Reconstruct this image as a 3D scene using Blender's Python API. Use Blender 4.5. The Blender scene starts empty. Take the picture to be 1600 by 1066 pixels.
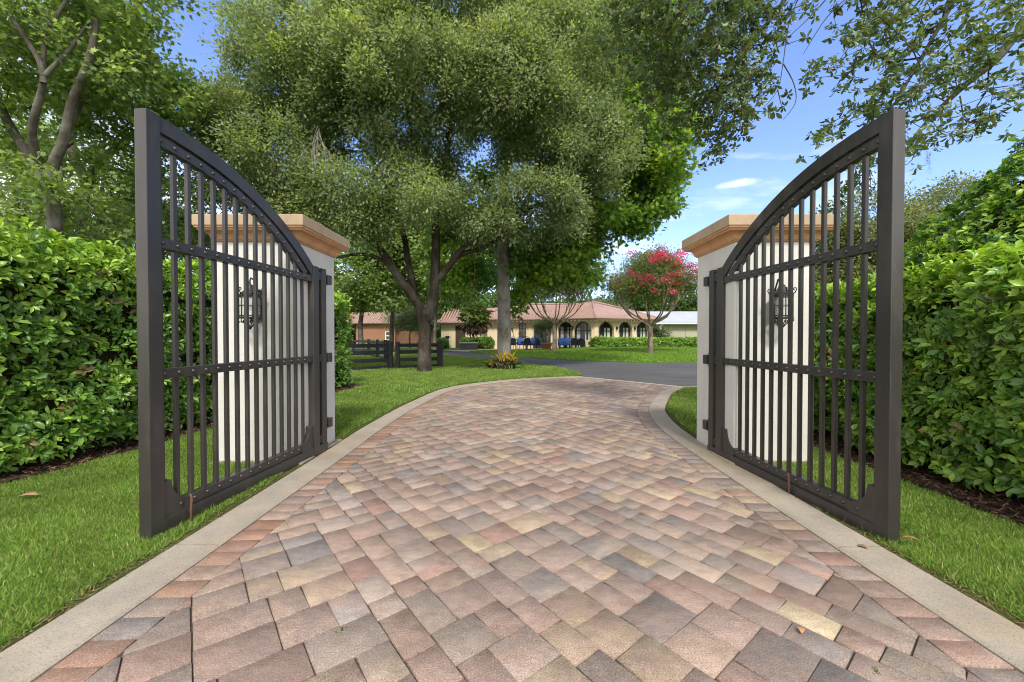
import bpy, bmesh, math, random
import numpy as np
from mathutils import Vector, Matrix
from mathutils.geometry import delaunay_2d_cdt

random.seed(7)
RNG = np.random.default_rng(11)
PI = math.pi
scene = bpy.context.scene
COL = scene.collection

# ------------------------------------------------------------------ camera
CAM_H, FPX, CX, CY, PITCH = 1.25, 640.0, 806.0, 533.0, math.radians(0.8)
cam_d = bpy.data.cameras.new('camera')
cam_d.lens = 14.4; cam_d.sensor_width = 36.0; cam_d.shift_x = -6/1600
cam_d.clip_start = 0.05; cam_d.clip_end = 3000
cam = bpy.data.objects.new('camera', cam_d); COL.objects.link(cam)
cam.location = (0, 0, CAM_H); cam.rotation_euler = (PI/2 - PITCH, 0, 0)
scene.camera = cam

def at(px, py, D):
    """world point seen at a photograph pixel, at real distance D in front of the viewer"""
    x, y = (px-CX)/FPX, (CY-py)/FPX
    fy, fz = math.cos(PITCH) + y*math.sin(PITCH), y*math.cos(PITCH) - math.sin(PITCH)
    t = D/fy
    return Vector((x*t, D, CAM_H + fz*t))

def gat(px, py, z=0.0):
    x, y = (px-CX)/FPX, (CY-py)/FPX
    fy, fz = math.cos(PITCH) + y*math.sin(PITCH), y*math.cos(PITCH) - math.sin(PITCH)
    t = (z-CAM_H)/fz
    return Vector((x*t, fy*t, z))

# ------------------------------------------------------------------ object helpers
def tag(o, label=None, cat=None, group=None, kind=None):
    if label: o['label'] = label
    if cat: o['category'] = cat
    if group: o['group'] = group
    if kind: o['kind'] = kind
    return o

def empty(name, loc, rz=0.0, label=None, cat=None, group=None):
    o = bpy.data.objects.new(name, None); COL.objects.link(o)
    o.location = loc; o.rotation_euler = (0, 0, rz); o.empty_display_size = 0.2
    return tag(o, label, cat, group)

def link_mesh(name, me, mat=None, parent=None):
    o = bpy.data.objects.new(name, me); COL.objects.link(o)
    if mat: me.materials.append(mat)
    if parent: o.parent = parent
    return o

def dup(root, loc=None, rz=None, label=None):
    def rec(o, par):
        c = o.copy(); COL.objects.link(c); c.parent = par
        for ch in [k for k in o.children]: rec(ch, c)
        return c
    kids = list(root.children)
    r = root.copy(); COL.objects.link(r)
    for ch in kids: rec(ch, r)
    if loc is not None: r.location = loc
    if rz is not None: r.rotation_euler = (0, 0, rz)
    if label: r['label'] = label
    return r

class MB:
    def __init__(self): self.v = []; self.f = []; self.sm = []
    def add(self, vs, fs, smooth=False):
        b = len(self.v); self.v += [tuple(p) for p in vs]
        self.f += [tuple(i+b for i in f) for f in fs]; self.sm += [smooth]*len(fs)
    def box(self, c, s, rot=0.0, bev=0.0):
        hx, hy, hz = s[0]/2, s[1]/2, s[2]/2
        if bev <= 0:
            pts = [(x, y, z) for z in (-hz, hz) for x, y in ((-hx, -hy), (hx, -hy), (hx, hy), (-hx, hy))]
            fs = [(3, 2, 1, 0), (4, 5, 6, 7), (0, 1, 5, 4), (1, 2, 6, 5), (2, 3, 7, 6), (3, 0, 4, 7)]
        else:
            bm = bmesh.new(); bmesh.ops.create_cube(bm, size=1)
            for v in bm.verts: v.co = Vector((v.co.x*s[0], v.co.y*s[1], v.co.z*s[2]))
            bmesh.ops.bevel(bm, geom=bm.edges[:], offset=bev, segments=2, affect='EDGES', profile=0.6)
            bm.verts.ensure_lookup_table()
            pts = [tuple(v.co) for v in bm.verts]; fs = [tuple(v.index for v in f.verts) for f in bm.faces]
            bm.free()
        cr, sr = math.cos(rot), math.sin(rot)
        self.add([(c[0]+x*cr-y*sr, c[1]+x*sr+y*cr, c[2]+z) for x, y, z in pts], fs)
    def tube(self, pts, rad, n=8, cap=True, smooth=True):
        pts = [Vector(p) for p in pts]; m = len(pts)
        if not hasattr(rad, '__len__'): rad = [rad]*m
        vs = []; up = None
        for i, p in enumerate(pts):
            d = (pts[min(i+1, m-1)] - pts[max(i-1, 0)]).normalized()
            if up is None: up = Vector((0, 0, 1)) if abs(d.z) < .9 else Vector((1, 0, 0))
            a = d.cross(up)
            if a.length < 1e-4: a = d.cross(Vector((0.3, 1, 0.2)))
            a.normalize(); b = d.cross(a).normalized(); up = -b
            for k in range(n):
                t = 2*PI*k/n
                vs.append(p + (a*math.cos(t) + b*math.sin(t))*rad[i])
        fs = []
        for i in range(m-1):
            for k in range(n):
                k2 = (k+1) % n
                fs.append((i*n+k, i*n+k2, (i+1)*n+k2, (i+1)*n+k))
        if cap: fs += [tuple(range(n-1, -1, -1)), tuple((m-1)*n+k for k in range(n))]
        self.add(vs, fs, smooth)
    def lathe(self, prof, c, n=16, smooth=True):
        vs = [(c[0]+r*math.cos(2*PI*k/n), c[1]+r*math.sin(2*PI*k/n), c[2]+z) for r, z in prof for k in range(n)]
        fs = [(i*n+k, i*n+(k+1) % n, (i+1)*n+(k+1) % n, (i+1)*n+k) for i in range(len(prof)-1) for k in range(n)]
        fs += [tuple(range(n-1, -1, -1)), tuple((len(prof)-1)*n+k for k in range(n))]
        self.add(vs, fs, smooth)
    def sq_lathe(self, prof, hx, hy, c):
        vs = []
        for o, z in prof:
            for sx, sy in ((-1, -1), (1, -1), (1, 1), (-1, 1)):
                vs.append((c[0]+sx*(hx+o), c[1]+sy*(hy+o), c[2]+z))
        n = len(prof)
        fs = [(i*4+k, i*4+(k+1) % 4, i*4+4+(k+1) % 4, i*4+4+k) for i in range(n-1) for k in range(4)]
        fs += [(3, 2, 1, 0), tuple((n-1)*4+k for k in range(4))]
        self.add(vs, fs)
    def prism(self, poly, org, ax, ay, th):
        """planar outline (2-D list) on axes ax, ay at org, thickened by th along ax x ay"""
        ax, ay, org = Vector(ax), Vector(ay), Vector(org); n = ax.cross(ay).normalized()
        a = [org + ax*p[0] + ay*p[1] for p in poly]; m = len(a)
        b = [p + n*th for p in a]
        fs = [tuple(range(m-1, -1, -1)), tuple(m+i for i in range(m))]
        fs += [(i, (i+1) % m, m+(i+1) % m, m+i) for i in range(m)]
        self.add(a+b, fs)
    def build(self, name, mat, parent=None, bevel=0.0):
        me = bpy.data.meshes.new(name); me.from_pydata(self.v, [], self.f)
        me.polygons.foreach_set('use_smooth', self.sm); me.update()
        o = link_mesh(name, me, mat, parent)
        if bevel > 0:
            md = o.modifiers.new('bevel', 'BEVEL'); md.width = bevel; md.segments = 2
            md.limit_method = 'ANGLE'; md.angle_limit = math.radians(50)
        return o

# ------------------------------------------------------------------ materials
def new_mat(name):
    m = bpy.data.materials.new(name); m.use_nodes = True
    nt = m.node_tree; nt.nodes.clear()
    out = nt.nodes.new('ShaderNodeOutputMaterial')
    return m, nt, out
class NT:
    def __init__(self, nt): self.nt = nt
    def n(self, t, **kw):
        nd = self.nt.nodes.new(t)
        for k, v in kw.items():
            if k.startswith('i_'):
                nd.inputs[k[2:].replace('_', ' ')].default_value = v
            else: setattr(nd, k, v)
        return nd
    def l(self, a, b): self.nt.links.new(a, b)
    def coords(self, scale=(1, 1, 1), obj=True):
        tc = self.n('ShaderNodeTexCoord'); mp = self.n('ShaderNodeMapping')
        mp.inputs['Scale'].default_value = scale
        self.l(tc.outputs['Object' if obj else 'Generated'], mp.inputs[0]); return mp.outputs[0]
    def geo(self, scale=(1, 1, 1)):
        g = self.n('ShaderNodeNewGeometry'); mp = self.n('ShaderNodeMapping')
        mp.inputs['Scale'].default_value = scale
        self.l(g.outputs['Position'], mp.inputs[0]); return mp.outputs[0]
    def noise(self, vec, scale, detail=5, rough=.6):
        nd = self.n('ShaderNodeTexNoise'); nd.inputs['Scale'].default_value = scale
        nd.inputs['Detail'].default_value = detail; nd.inputs['Roughness'].default_value = rough
        self.l(vec, nd.inputs['Vector']); return nd.outputs['Fac']
    def ramp(self, fac, stops):
        r = self.n('ShaderNodeValToRGB'); cr = r.color_ramp
        while len(cr.elements) < len(stops): cr.elements.new(0.5)
        for e, (p, c) in zip(cr.elements, stops):
            e.position = p; e.color = (*c, 1) if len(c) == 3 else c
        self.l(fac, r.inputs[0]); return r.outputs[0]
    def mix(self, fac, a, b, mode='MIX'):
        m = self.n('ShaderNodeMixRGB', blend_type=mode)
        for s, k in ((fac, 0), (a, 1), (b, 2)):
            if hasattr(s, 'links'): self.l(s, m.inputs[k])
            else: m.inputs[k].default_value = s if k == 0 else ((*s, 1) if len(s) == 3 else s)
        return m.outputs[0]
    def math(self, op, a, b=0.0):
        m = self.n('ShaderNodeMath', operation=op)
        for s, k in ((a, 0), (b, 1)):
            if hasattr(s, 'links'): self.l(s, m.inputs[k])
            else: m.inputs[k].default_value = s
        return m.outputs[0]
    def bump(self, h, strength=.3, dist=.01):
        b = self.n('ShaderNodeBump'); b.inputs['Strength'].default_value = strength
        b.inputs['Distance'].default_value = dist; self.l(h, b.inputs['Height']); return b.outputs[0]
    def principled(self, color, rough=.6, spec=.4, normal=None, metal=0.0):
        p = self.n('ShaderNodeBsdfPrincipled')
        for s, k in ((color, 'Base Color'), (rough, 'Roughness')):
            if hasattr(s, 'links'): self.l(s, p.inputs[k])
            else: p.inputs[k].default_value = (*s, 1) if k == 'Base Color' else s
        p.inputs['Specular IOR Level'].default_value = spec; p.inputs['Metallic'].default_value = metal
        if normal is not None: self.l(normal, p.inputs['Normal'])
        return p.outputs[0]

def simple(name, c1, c2=None, scale=4, rough=.6, spec=.4, bump=.2, bscale=60, dist=.004, metal=0.0, stretch=(1, 1, 1), obj=True):
    m, nt, out = new_mat(name); N = NT(nt)
    v = N.coords(stretch, obj) if obj else N.geo(stretch)
    c2 = c2 or tuple(x*.75 for x in c1)
    col = N.ramp(N.noise(v, scale), [(.3, c1), (.7, c2)])
    nr = N.bump(N.noise(v, bscale, 4), bump, dist) if bump else None
    N.l(N.principled(col, rough, spec, nr, metal), out.inputs[0]); return m

def leaf_mat(name, trans=.35, rough=.42, spec=.4):
    m, nt, out = new_mat(name); N = NT(nt)
    a = N.n('ShaderNodeVertexColor', layer_name='Col')
    p = N.principled(a.outputs[0], rough, spec)
    t = N.n('ShaderNodeBsdfTranslucent')
    tc = N.mix(1.0, a.outputs[0], (1.7, 1.6, .75), 'MULTIPLY'); N.l(tc, t.inputs[0])
    mx = N.n('ShaderNodeMixShader'); mx.inputs[0].default_value = trans
    N.l(p, mx.inputs[1]); N.l(t.outputs[0], mx.inputs[2]); N.l(mx.outputs[0], out.inputs[0]); return m

def attr_mat(name, rough=.8, spec=.2):
    m, nt, out = new_mat(name); N = NT(nt)
    a = N.n('ShaderNodeVertexColor', layer_name='Col')
    N.l(N.principled(a.outputs[0], rough, spec), out.inputs[0]); return m

def bark_mat(name, c1, c2, c3, scale=9):
    m, nt, out = new_mat(name); N = NT(nt)
    v = N.geo((1, 1, .28)); n1 = N.noise(v, scale, 7, .7); n2 = N.noise(N.geo((1, 1, .8)), 2.3, 4)
    col = N.ramp(n1, [(.32, c1), (.62, c2)])
    col = N.mix(N.ramp(n2, [(.48, (0, 0, 0)), (.62, (1, 1, 1))]), col, c3)
    N.l(N.principled(col, .9, .15, N.bump(n1, 1.0, .05)), out.inputs[0]); return m

M = {}
M['mould'] = simple('cap_moulding', (.60, .34, .18), (.46, .25, .125), 6, .75, .25, .2, 70, .004)
M['iron'] = simple('lantern_iron', (.012, .0115, .011), (.02, .018, .016), 20, .5, .5, .2, 120, .002)
M['rust'] = simple('rusty_steel', (.16, .085, .05), (.09, .05, .035), 40, .85, .2, .3, 200, .002)
M['concrete'] = None
def weathered(name, c1, c2, dust, rough, spec, bump, bs, dist, ss=(1, 1, .22), lo=.5, hi=.72, amt=.55):
    m, nt, out = new_mat(name); N = NT(nt); v = N.coords()
    col = N.ramp(N.noise(v, 2.4, 4), [(.3, c1), (.7, c2)])
    st = N.ramp(N.noise(N.coords(ss), 7, 7, .7), [(lo, (0, 0, 0)), (hi, (amt, amt, amt))])
    col = N.mix(st, col, dust); n2 = N.noise(v, bs, 4)
    ro = N.math('ADD', rough, N.math('MULTIPLY', st, .3))
    N.l(N.principled(col, ro, spec, N.bump(n2, bump, dist)), out.inputs[0]); return m
M['gate'] = weathered('gate_paint', (.028, .0255, .0245), (.038, .0345, .0325), (.085, .073, .060), .33, .6, .1, 240, .001)
M['stucco'] = weathered('white_stucco', (.60, .59, .56), (.54, .53, .50), (.40, .375, .33), .85, .2, .4, 120, .004, (1, 1, .12), .54, .8, .5)
M['cap'] = weathered('cap_stone', (.43, .325, .22), (.33, .25, .165), (.20, .165, .12), .8, .2, .35, 80, .004, (1, 1, .5), .5, .75, .6)
M['tile'] = simple('roof_tile', (.35, .235, .195), (.26, .175, .148), 1.8, .8, .2, .2, 20, .01)
M['wall'] = simple('cream_stucco', (.70, .585, .40), (.62, .51, .34), .8, .9, .15, .3, 40, .01)
M['trim'] = simple('dark_timber', (.06, .035, .025), (.04, .025, .02), 3, .7, .3)
M['terra'] = simple('terracotta_wall', (.31, .155, .10), (.25, .125, .08), .7, .9, .15, .3, 40, .01)
M['shed'] = simple('shed_wall', (.42, .39, .31), (.37, .34, .27), .6, .8, .2, .1, 30, .01)
M['metalroof'] = simple('metal_roof', (.40, .42, .46), (.33, .35, .385), .7, .45, .5, .1, 20, .01)
M['white'] = simple('white_paint', (.8, .79, .76), (.72, .71, .68), 2, .6, .3)
M['fence'] = simple('black_fence_paint', (.014, .014, .018), (.024, .024, .028), 5, .6, .3, .4, 60, .004)
M['woodfence'] = simple('brown_fence_wood', (.19, .095, .06), (.13, .07, .045), 3, .85, .2, .3, 30, .01, stretch=(4, 4, .4))
M['pot'] = simple('terracotta_pot', (.36, .15, .085), (.28, .115, .07), 4, .8, .2)
M['blue'] = simple('blue_cushion', (.07, .15, .42), (.05, .11, .33), 6, .9, .1, .3, 80, .004)
M['cast'] = simple('dark_cast_metal', (.02, .022, .028), (.03, .03, .034), 9, .5, .5)
M['greybox'] = simple('grey_slate', (.10, .10, .105), (.075, .075, .08), 3, .8, .2)
M['greytop'] = simple('grey_slab', (.36, .36, .35), (.3, .3, .29), 3, .8, .2)
M['oakbark'] = bark_mat('oak_bark', (.022, .017, .013), (.078, .063, .050), (.105, .10, .082), 7)
M['palebark'] = bark_mat('pale_bark', (.17, .16, .145), (.26, .25, .23), (.13, .11, .09), 6)
M['maplebark'] = bark_mat('maple_bark', (.065, .055, .045), (.125, .11, .093), (.17, .16, .135))
M['crapebark'] = bark_mat('crape_bark', (.10, .075, .055), (.19, .145, .11), (.24, .2, .16), 5)
M['twig'] = simple('twig_bark', (.07, .055, .045), (.11, .09, .075), 20, .9, .1, 0)
M['deadtwig'] = simple('dead_twig', (.26, .24, .22), (.34, .31, .28), 20, .9, .1, 0)
M['core'] = simple('hedge_twigs', (.03, .028, .018), (.05, .04, .026), 14, .95, .05, .8, 30, .03)
M['leaf'] = leaf_mat('leaf', .5)
M['gloss'] = leaf_mat('glossy_leaf', .32, .34, .45)
M['grass'] = leaf_mat('grass_blade', .3, .55, .25)
M['petal'] = leaf_mat('petal', .3, .7, .1)
M['dry'] = attr_mat('dry_leaf')
M['moss'] = attr_mat('hanging_moss')

def concrete():
    m, nt, out = new_mat('kerb_concrete'); N = NT(nt); v = N.geo()
    col = N.ramp(N.noise(v, 3.5, 6, .65), [(.3, (.345, .300, .235)), (.7, (.24, .215, .178))])
    st = N.ramp(N.noise(N.geo((1.6, .8, 1)), 1.7, 6, .7), [(.47, (0, 0, 0)), (.66, (.5, .5, .5))])
    col = N.mix(st, col, (.33, .235, .135))
    sp = N.ramp(N.noise(v, 160, 2), [(.33, (.66, .66, .66)), (.45, (1, 1, 1)), (.6, (1.08, 1.08, 1.08))])
    col = N.mix(1.0, col, sp, 'MULTIPLY')
    N.l(N.principled(col, .85, .2, N.bump(N.noise(v, 120, 5), .5, .004)), out.inputs[0]); return m
M['concrete'] = concrete()

def pavers():
    m, nt, out = new_mat('clay_pavers'); N = NT(nt); v = N.geo()
    a = N.n('ShaderNodeVertexColor', layer_name='Col'); b = N.n('ShaderNodeVertexColor', layer_name='Mix')
    f = N.ramp(N.noise(v, 6.0, 5, .65), [(.40, (0, 0, 0)), (.60, (1, 1, 1))])
    col = N.mix(f, a.outputs[0], b.outputs[0])
    bl = N.ramp(N.noise(N.geo((1, 1.6, 1)), 15, 4, .7), [(.35, (.86, .85, .85)), (.65, (1.12, 1.12, 1.11))]); col = N.mix(1.0, col, bl, 'MULTIPLY')
    sp = N.ramp(N.noise(v, 165, 2, .7), [(.32, (.52, .51, .51)), (.46, (.97, .97, .97)), (.56, (1, 1, 1)), (.68, (1.6, 1.58, 1.56))])
    col = N.mix(1.0, col, sp, 'MULTIPLY')
    dirt = N.ramp(N.noise(v, 1.3, 8, .72), [(.34, (.70, .68, .66)), (.55, (1, 1, 1))])
    col = N.mix(1.0, col, dirt, 'MULTIPLY')
    h = N.math('ADD', N.noise(v, 230, 3, .7), N.math('MULTIPLY', N.noise(v, 26, 4), 1.4))
    N.l(N.principled(col, .82, .25, N.bump(h, .55, .004)), out.inputs[0]); return m
M['paver'] = pavers()

def asphalt():
    m, nt, out = new_mat('asphalt'); N = NT(nt); v = N.geo()
    col = N.ramp(N.noise(N.geo((.6, 1.5, 1)), .7, 6, .65), [(.3, (.070, .068, .066)), (.7, (.112, .106, .10))])
    sp = N.ramp(N.noise(v, 90, 2), [(.3, (.7, .7, .7)), (.7, (1.25, 1.25, 1.25))])
    col = N.mix(1.0, col, sp, 'MULTIPLY')
    N.l(N.principled(col, .85, .25, N.bump(N.noise(v, 110, 3), .4, .006)), out.inputs[0]); return m
M['asphalt'] = asphalt()

def lawnmat():
    m, nt, out = new_mat('lawn_turf'); N = NT(nt); v = N.geo()
    col = N.ramp(N.noise(v, .55, 6, .6), [(.3, (.075, .17, .02)), (.7, (.12, .235, .03))])
    fine = N.ramp(N.noise(N.geo((1, .35, 1)), 14, 5, .75), [(.25, (.55, .6, .5)), (.7, (1.3, 1.25, 1.1))])
    col = N.mix(1.0, col, fine, 'MULTIPLY')
    N.l(N.principled(col, .9, .1, N.bump(N.noise(N.geo((1, .5, 1)), 30, 5, .8), .9, .04)), out.inputs[0]); return m
M['lawn'] = lawnmat()
def soilmat(name, a, b):
    m, nt, out = new_mat(name); N = NT(nt); v = N.geo()
    n1 = N.noise(v, 28, 8, .75)
    N.l(N.principled(N.ramp(n1, [(.3, a), (.7, b)]), .95, .1, N.bump(n1, 1.0, .03)), out.inputs[0]); return m
M['soil'] = soilmat('turf_soil', (.05, .07, .016), (.10, .12, .03))
M['mulch'] = soilmat('bark_mulch', (.03, .018, .012), (.10, .065, .045))
M['patio'] = soilmat('patio_paving', (.42, .34, .26), (.52, .44, .35))

def glass_dark(name, c, rough=.06):
    m, nt, out = new_mat(name); N = NT(nt)
    v = N.geo((1.0, 1.0, .25))
    col = N.ramp(N.noise(v, 2.2, 2), [(.45, c), (.6, tuple(min(1, x*2.4+.01) for x in c))])
    N.l(N.principled(col, rough, .6), out.inputs[0]); return m
M['pane'] = glass_dark('window_glass', (.012, .02, .018))
def clear_glass():
    m, nt, out = new_mat('lantern_glass'); N = NT(nt)
    t = N.n('ShaderNodeBsdfTransparent'); t.inputs[0].default_value = (.95, .96, .95, 1)
    g = N.n('ShaderNodeBsdfGlossy'); g.inputs['Roughness'].default_value = .08
    d = N.n('ShaderNodeBsdfDiffuse'); d.inputs[0].default_value = (.75, .75, .7, 1)
    m1 = N.n('ShaderNodeMixShader'); m1.inputs[0].default_value = .12
    m2 = N.n('ShaderNodeMixShader'); m2.inputs[0].default_value = .25
    N.l(t.outputs[0], m1.inputs[1]); N.l(g.outputs[0], m1.inputs[2])
    N.l(m1.outputs[0], m2.inputs[1]); N.l(d.outputs[0], m2.inputs[2]); N.l(m2.outputs[0], out.inputs[0]); return m
M['glass'] = clear_glass()
M['curtain'] = simple('pale_curtain', (.55, .58, .54), (.45, .48, .45), 4, .9, .1)

# ------------------------------------------------------------------ numpy meshes
LEAF_T = {
    'diamond': (np.array([(0, 0, 0), (.5, .45, -.12), (0, 1, 0), (-.5, .45, -.12)]), [(0, 1, 2, 3)]),
    'fold': (np.array([(0, 0, 0), (.5, .5, .13), (0, 1, -.06), (-.5, .5, .13)]), [(0, 1, 2), (0, 2, 3)]),
    'full': (np.array([(0, 0, 0), (.36, .32, .09), (.47, .68, .07), (0, 1, -.16), (-.47, .68, .07), (-.36, .32, .09), (0, .34, 0), (0, .7, -.03)]),
             [(0, 1, 6), (0, 6, 5), (6, 1, 2, 7), (6, 7, 4, 5), (7, 2, 3), (7, 3, 4)]),
    'maple': (np.array([(0, 0, 0), (.46, .12, .05), (.30, .34, 0), (.58, .66, .06), (.22, .62, 0), (0, 1, -.08), (-.22, .62, 0), (-.58, .66, .06), (-.30, .34, 0), (-.46, .12, .05)]),
              [(0, 1, 2, 3, 4, 5, 6, 7, 8, 9)]),
    'blade': (np.array([(-.5, 0, 0), (.5, 0, 0), (.42, .5, .05), (-.42, .5, .05), (0, 1, .22)]), [(0, 1, 2, 3), (3, 2, 4)]),
    'strap': (np.array([(-.35, 0, 0), (.35, 0, 0), (.5, .35, .12), (-.5, .35, .12), (.4, .7, .05), (-.4, .7, .05), (0, 1, -.16)]),
              [(0, 1, 2, 3), (3, 2, 4, 5), (5, 4, 6)]),
}
def unit(a): return a/np.maximum(np.linalg.norm(a, axis=1, keepdims=True), 1e-9)

def np_mesh(name, V, loops, totals, color=None, smooth=False, extra=None):
    me = bpy.data.meshes.new(name)
    me.vertices.add(len(V)); me.vertices.foreach_set('co', np.ascontiguousarray(V, dtype=np.float32).ravel())
    me.loops.add(len(loops)); me.loops.foreach_set('vertex_index', np.ascontiguousarray(loops, dtype=np.int32))
    me.polygons.add(len(totals))
    st = np.concatenate([[0], np.cumsum(totals)[:-1]])
    me.polygons.foreach_set('loop_start', st.astype(np.int32)); me.polygons.foreach_set('loop_total', np.asarray(totals, dtype=np.int32))
    if smooth: me.polygons.foreach_set('use_smooth', np.ones(len(totals), dtype=bool))
    for nm, c in ([('Col', color)] if color is not None else []) + (extra or []):
        a = me.attributes.new(nm, 'FLOAT_COLOR', 'POINT')
        c4 = np.ones((len(V), 4), dtype=np.float32); c4[:, :3] = c; a.data.foreach_set('color', c4.ravel())
    me.update(calc_edges=True); me.validate(); return me

def leaf_mesh(name, P, A, Nn, L, W, C, tmpl='diamond', smooth=False):
    T, F = LEAF_T[tmpl]; n = len(P); k = len(T)
    A = unit(A); S = unit(np.cross(A, Nn)); Nn = np.cross(S, A)
    V = (P[:, None, :] + T[None, :, 0:1]*(S*W[:, None])[:, None, :] + T[None, :, 1:2]*(A*L[:, None])[:, None, :]
         + T[None, :, 2:3]*(Nn*L[:, None])[:, None, :]).reshape(-1, 3)
    fl = np.concatenate([np.array(f) for f in F]); tot = np.array([len(f) for f in F])
    loops = (np.arange(n)[:, None]*k + fl[None, :]).ravel(); totals = np.tile(tot, n)
    return np_mesh(name, V, loops, totals, np.repeat(C, k, axis=0), smooth)

def seg_mesh(name, P0, P1, R0, R1, sides=5):
    n = len(P0); d = unit(P1-P0); h = np.where(np.abs(d[:, 2:3]) < .9, np.array([[0, 0, 1.]]), np.array([[1., 0, 0]]))
    a = unit(np.cross(d, h)); b = np.cross(d, a)
    t = np.arange(sides)*2*PI/sides; ring = a[:, None]*np.cos(t)[None, :, None] + b[:, None]*np.sin(t)[None, :, None]
    V = np.concatenate([P0[:, None]+ring*R0[:, None, None], P1[:, None]+ring*R1[:, None, None]], axis=1).reshape(-1, 3)
    f = np.array([(k, (k+1) % sides, sides+(k+1) % sides, sides+k) for k in range(sides)]).ravel()
    loops = (np.arange(n)[:, None]*2*sides + f[None]).ravel()
    return V, loops, np.full(n*sides, 4)

def smooth_path(pts, step=.25):
    pts = [np.array(p, float) for p in pts]; out = []
    for i in range(len(pts)-1):
        p0, p1, p2, p3 = pts[max(i-1, 0)], pts[i], pts[i+1], pts[min(i+2, len(pts)-1)]
        m = max(2, int(np.linalg.norm(p2-p1)/step))
        for j in range(m):
            t = j/m
            out.append(.5*((2*p1) + (-p0+p2)*t + (2*p0-5*p1+4*p2-p3)*t*t + (-p0+3*p1-3*p2+p3)*t**3))
    out.append(pts[-1]); return np.array(out)

def sheet(name, poly, mat, zf=lambda x, y: 0.0, step=None, skirt=.08, parent=None):
    poly = [Vector((p[0], p[1])) for p in poly]; pts = list(poly); n = len(poly)
    edges = [(i, (i+1) % n) for i in range(n)]
    if step:
        xs = [p.x for p in poly]; ys = [p.y for p in poly]
        x = min(xs)
        while x < max(xs):
            y = min(ys)
            while y < max(ys):
                pts.append(Vector((x+.01, y+.013))); y += step
            x += step
    vs, es, fs, *_ = delaunay_2d_cdt(pts, edges, [list(range(n))], 1, 1e-5)
    V = [(p.x, p.y, zf(p.x, p.y)) for p in vs]
    F = [tuple(f) if (vs[f[1]]-vs[f[0]]).cross(vs[f[2]]-vs[f[0]]) > 0 else tuple(reversed(f)) for f in fs]
    if skirt:
        b = len(V)
        for p in poly: z = zf(p.x, p.y); V += [(p.x, p.y, z), (p.x, p.y, z-skirt)]
        F += [(b+2*i, b+2*i+1, b+2*((i+1) % n)+1, b+2*((i+1) % n)) for i in range(n)]
    me = bpy.data.meshes.new(name); me.from_pydata(V, [], F); me.update()
    return link_mesh(name, me, mat, parent)

# ================================================================== ground
def far_z(x, y):
    a = min(1, max(0, (y-19.5)/13)); b = min(1, max(0, (x-1.0)/6)); a = a*a*(3-2*a); b = b*b*(3-2*b)
    return .02 + .24*a*b
sheet('ground', [(-400, -60), (400, -60), (400, 900), (-400, 900)], M['lawn'], lambda x, y: -.06, skirt=0)['kind'] = 'structure'

OUT_L = smooth_path([(-2.01, -3, 0), (-2.01, .5, 0), (-2.01, 2.4, 0), (-2.03, 4.4, 0), (-2.05, 5.6, 0), (-1.95, 7.6, 0), (-1.6, 9.7, 0), (-.45, 11.2, 0), (.7, 11.95, 0), (1.95, 12.4, 0)], .12)[:, :2]
OUT_R = smooth_path([(2.14, -3, 0), (2.14, .5, 0), (2.14, 3.7, 0), (2.16, 4.9, 0), (2.23, 5.65, 0), (2.40, 6.5, 0), (2.58, 7.05, 0), (2.95, 7.9, 0), (3.42, 8.86, 0), (4.0, 9.55, 0), (4.5, 9.8, 0)], .12)[:, :2]
def offset(line, d):
    t = np.gradient(line, axis=0); t /= np.linalg.norm(t, axis=1, keepdims=True)
    return line + np.stack([t[:, 1], -t[:, 0]], 1)*d
KERB, SOLD = .26, .19
IN_L, IN_R = offset(OUT_L, KERB), offset(OUT_R, -KERB)
FD_L, FD_R = offset(OUT_L, KERB+SOLD), offset(OUT_R, -KERB-SOLD)
FAR_A, FAR_B = np.array((1.95, 12.4)), np.array((4.45, 9.55))

def kerb(name, outer, inner):
    mb = MB(); n = len(outer); prof = [(0, -.06), (.0, .006), (.03, .018), (.94, .014), (1.0, .004), (1.0, -.06)]
    d = np.concatenate([[0], np.cumsum(np.linalg.norm(np.diff(outer, axis=0), axis=1))])
    i = 0
    while i < n-1:
        j = i
        while j < n-1 and d[j]-d[i] < 2.6: j += 1
        vs = []; m = len(prof)
        for k in range(i, j+1):
            o, q = outer[k].copy(), inner[k].copy()
            if k == i or k == j:
                tdir = (outer[min(k+1, n-1)]-outer[max(k-1, 0)]); tdir /= np.linalg.norm(tdir); s = .005 if k == i else -.005
                o += tdir*s; q += tdir*s
            w = .006*math.sin(d[k]*3.1)+.004*math.sin(d[k]*7.7)
            for u, z in prof: p = o+(q-o)*(u if 0 < u < 1 else u); vs.append((p[0], p[1]+w*0, z))
        L = j-i+1
        fs = [(a*m+b, a*m+b+1, (a+1)*m+b+1, (a+1)*m+b) for a in range(L-1) for b in range(m-1)]
        fs += [tuple(range(m)), tuple((L-1)*m+b for b in range(m-1, -1, -1))]
        mb.add(vs, fs); i = j
    o = mb.build(name, M['concrete']); o['kind'] = 'structure'
    bm = bmesh.new(); bm.from_mesh(o.data); bmesh.ops.recalc_face_normals(bm, faces=bm.faces[:]); bm.to_mesh(o.data); bm.free()
kerb('kerb', OUT_L, IN_L); kerb('kerb', OUT_R, IN_R)

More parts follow.
